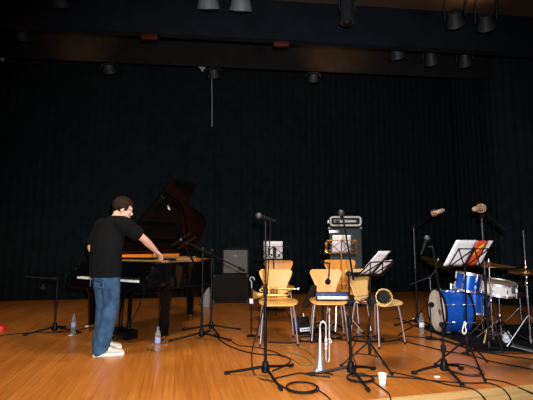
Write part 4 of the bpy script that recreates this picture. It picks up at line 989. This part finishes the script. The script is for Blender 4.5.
# pedal, throne, stick, bag, bottle
pd_ = thing('bass_drum_pedal', 'chrome bass drum pedal at the rear of the blue bass drum', 'pedal', (2.74, 5.35, DZ), R(-4))
MB().box((.14, 0, .012), (.28, .09, .014), bevel=.003).build('base_plate', M['steelgrey'], pd_); MB().box((.15, 0, .05), (.25, .08, .012), ry=R(14), bevel=.003).build('footboard', M['hardware'], pd_)
for s in (-1, 1): MB().tube([(.01, s * .05, .01), (.01, s * .05, .22)], .008, 6).build('post', M['hardware'], pd_)
MB().tube([(.01, -.05, .22), (.01, .05, .22)], .007, 6).build('axle', M['hardware'], pd_); MB().tube([(.01, 0, .22), (.06, 0, .36)], .005, 6).build('beater_rod', M['hardware'], pd_); MB().ball((.055, 0, .37), (.03, .025, .03), 12).build('beater', M['greycloth'], pd_)
th_ = thing('drum_throne', 'round black drum throne behind the hi-hat', 'stool', at_px(520, 5.75) + V((0, 0, DZ)))
MB().lathe([(.001, .42), (.15, .42), (.165, .44), (.165, .49), (.14, .505), (.001, .505)], 28).build('seat', M['blackmatte'], th_); MB().tube([(0, 0, .12), (0, 0, .42)], .016, 10).build('pole', M['hardware'], th_)
for k in range(3):
    a = k * 2 * PI / 3 + .7; MB().tube([(.015 * math.cos(a), .015 * math.sin(a), .27), (.24 * math.cos(a), .24 * math.sin(a), .012)], .009, 6).build('leg', M['hardware'], th_)
s0, s1 = G(484, 343.5, DZ + .008), P(489, 320, G(486, 341).y + .12)
tag(MB().tube([s0, s0 + (s1 - s0) * .85, s1 - (s1 - s0) * .04, s1], [.008, .0065, .0035, .004], 8).build('drumstick', M['stick']), 'pale wooden drumstick leaning upright against the stand before the drums', 'drumstick')
bgp = G(507.5, 343, DZ); bg = MB(); bg.ball(bgp + V((0, 0, .055)), (.05, .045, .058), 18)
for v in bg.bm.verts: v.co += V((random.uniform(-1, 1), random.uniform(-1, 1), random.uniform(-1, 1))) * .009
bg.ball(bgp + V((.01, 0, .115)), (.02, .018, .02), 8); tag(bg.build('plastic_bag', M['bag']), 'small crumpled pale plastic bag on the drum mat below the snare drum', 'bag')
def bottle(p, label, h=.23, r=.031, labmt='lab'):
    t = thing('water_bottle', label, 'bottle', p); k = h / .23
    MB().lathe([(.001, 0), (r * .9, 0), (r, .008), (r, .06 * k), (r * .94, .065 * k), (r, .07 * k), (r, .15 * k), (r * .85, .175 * k), (r * .45, .205 * k), (.013, .212 * k), (.013, .222 * k), (.001, .222 * k)], 20).build('body', M['glass'], t)
    MB().lathe([(r * 1.015, .085 * k), (r * 1.015, .135 * k), (r * 1.0, .135 * k), (r * 1.0, .085 * k)], 20, None, True).build('paper_label', M[labmt], t)
    MB().lathe([(.001, .235 * k), (.014, .235 * k), (.015, .216 * k), (.001, .216 * k)], 14).build('cap', M['cap'], t)
    return t
bottle(G(73, 334.5), 'clear plastic water bottle on the floor left of the standing man', .25)
bottle(G(157.3, 351.5), 'clear water bottle with a blue label beside the front piano leg', .25)
bottle(G(422, 334.5), 'clear water bottle on the floor left of the bass drum', .26, labmt='bag')
# cup, red cap, tape, clutter
q = G(382.5, 384.5); cu = thing('paper_cup', 'white disposable cup on the stage floor at the front', 'cup', q)
MB().lathe([(.001, .002), (.025, .001), (.0345, .082), (.033, .082), (.0235, .005), (.001, .005)], 24).build('wall', M['cup'], cu); MB().tube([(.0345 * math.cos(k * PI / 12), .0345 * math.sin(k * PI / 12), .083) for k in range(24)], .0022, 6, loop=True).build('rim', M['cup'], cu)
q = G(1, 330.5); rc = thing('red_marker', 'small red dome-shaped object on the floor at the left edge', 'marker', q)
MB().lathe([(.06, 0), (.06, .012), (.05, .045), (.03, .065), (.001, .07)], 20).build('dome', M['redcap'], rc); MB().lathe([(.09, 0), (.09, .006), (.05, .012)], 20).build('brim', M['redcap'], rc)
for px, py, lab in ((87, 326.5, 'small pale piece of tape on the floor beside the rear piano leg'), (71, 335.5, 'small pale piece of tape on the floor at the foot of the left water bottle'), (437, 377.5, 'small white piece of tape on the floor by the front right microphone stand'), (414, 319, 'small pale scrap on the floor left of the bass drum'), (97, 332, 'small pale scrap on the floor just left of the jeans')):
    q = G(px, py); m = MB(); m.box((q.x, q.y, .006), (.045, .03, .011), rz=random.uniform(-.6, .6), bevel=.005); tag(m.build('tape_scrap', M['tape']), lab, 'tape')
q = at_px(206.5, 8.0); gc = MB()
gc.loft([((q.x, q.y, .0), (.10, 0, 0), (0, .10, 0)), ((q.x - .01, q.y, .1), (.11, 0, 0), (0, .09, 0)), ((q.x + .02, q.y, .2), (.085, 0, 0), (0, .08, 0)), ((q.x + .03, q.y, .30), (.04, 0, 0), (0, .05, 0)), ((q.x + .05, q.y, .34), (.015, 0, 0), (0, .015, 0))], 14)
tag(gc.build('cloth_bag', M['greycloth']), 'grey cloth bag slumped on the floor left of the black speaker cabinet', 'bag')

# ------------------------------------------------------------------ cables on the floor
def coil(px, py, rx, ry, turns, label, r=.0055):
    c = G(px, py); ex = abs(G(px + rx, py).x - G(px - rx, py).x) / 2; ey = abs(G(px, py - ry).y - G(px, py + ry).y) / 2
    pts = []; n = 26 * turns; r *= .7
    for k in range(n + 1):
        a = 2 * PI * k / 26; f = 1 - .13 * (k / n) + .04 * math.sin(a * 1.37)
        pts.append(V((c.x + ex * f * math.cos(a), c.y + ey * f * math.sin(a), .007 + .004 * (k / 26))))
    o = MB().tube(pts, r, 6).build('cable_coil', M['cable']); return tag(o, label, 'cable')
coil(302, 389, 17, 6, 3, 'coiled black cable on the floor in front of the upright silver trumpet', .007)
coil(360, 379.5, 14, 4.5, 3, 'coiled black cable round the foot of the boom stand by the paper cup', .0065)
coil(464, 371, 17, 6.5, 3, 'coiled black cable on the floor under the front right music stand', .005)
coil(367, 340, 17, 3, 3, 'small heap of black cable under the pale saxophone chair', .008)
coil(312, 340, 16, 3, 3, 'tangle of black cable round the little practice amplifier', .007)
coil(333, 337, 9, 3, 3, 'small tangle of black cable under the keyboard chair', .008)
cable([(318, 390), (327, 396), (334, 404)], 'black cable leaving the coil by the silver trumpet over the stage edge')
cable([(372, 381), (382, 388), (389, 394), (391, 400)], 'black cable leaving the coil by the paper cup over the stage edge')
cable([(214, 334), (224, 343), (240, 350), (258, 354), (278, 355), (290, 359), (286, 365), (272, 371)], 'black cable curving across the floor from the piano stands to the front centre stand', .0065)
cable([(229, 339), (238, 345), (255, 347), (275, 352), (284, 357)], 'black cable crossing the floor just behind the front centre stand')
cable([(268, 342), (290, 343), (305, 341), (328, 339), (346, 340), (368, 342), (392, 341), (402, 338)], 'black cable lying along the feet of the row of plywood chairs', .007)
cable([(285, 352), (296, 354), (306, 358), (312, 364), (300, 364), (290, 357)], 'olive green cable loop on the floor right of the front centre stand', .006, 'greencable')
cable([(275, 347), (291, 345), (305, 350), (315, 358)], 'olive green cable lying below the brass trumpet chair', .006, 'greencable')
cable([(272, 379), (285, 376), (300, 373), (311, 375), (330, 377)], 'black cable from the front centre stand to the trumpet stand', .006)
cable([(352, 376), (380, 376), (410, 378), (438, 381), (470, 383), (488, 383), (500, 387), (508, 394), (512, 402)], 'black cable running along the stage front and over its edge below the front right stands')
cable([(392, 372), (420, 378), (450, 385), (466, 387), (478, 392), (486, 400)], 'black cable slanting from the saxophone music stand to the stage edge')
cable([(486, 379), (505, 382), (520, 388), (536, 395)], 'black cable leaving the coil under the front right music stand to the right edge')
cable([(398, 340), (420, 345), (445, 351), (470, 355), (490, 361), (515, 366), (536, 370)], 'long black cable slanting across the floor behind the front right stands', .0065)
cable([(404, 336), (430, 338), (448, 342), (470, 349), (495, 354), (536, 360)], 'long black cable slanting along the front edge of the drum mat', .0065)
cable([(425, 336), (445, 340), (460, 345), (478, 351), (505, 353), (536, 353)], 'black cable from the bass drum along the drum mat to the right edge', .006)
cable([(330, 332), (345, 330), (358, 334), (352, 350), (356, 365), (354, 374)], 'black cable from under the keyboard chair to the foot of the boom stand', .006)
cable([(396, 318), (405, 321), (412, 326), (404, 331), (398, 336)], 'black cable looped at the foot of the tall stand left of the drum kit', .008)
cable([(150, 352), (151, 345), (157, 344), (168, 345)], 'thin pale cord on the floor beside the water bottle at the piano leg', .003, 'rope')

# ------------------------------------------------------------------ repeats share a group
GROUPS = dict(plywood_chair='plywood chairs on the stage', microphone_stand='microphone stands on the stage', microphone='microphones on their stands', music_stand='music stands', sheet_music='sheets on the music stands',
    cymbal='cymbals of the drum kit', cymbal_stand='cymbal stands of the drum kit', water_bottle='water bottles on the floor', cable='loose cables on the floor', cable_coil='coiled cables on the floor',
    stage_curtain='black stage drapes', trumpet='trumpets', tape_scrap='pale scraps on the floor', red_lamp_cover='red lamp covers under the header', barn_door_flap='white flaps on the batten')
for o in S.objects:
    if o.parent is None:
        g = GROUPS.get(o.name.split('.')[0])
        if g: o['group'] = g
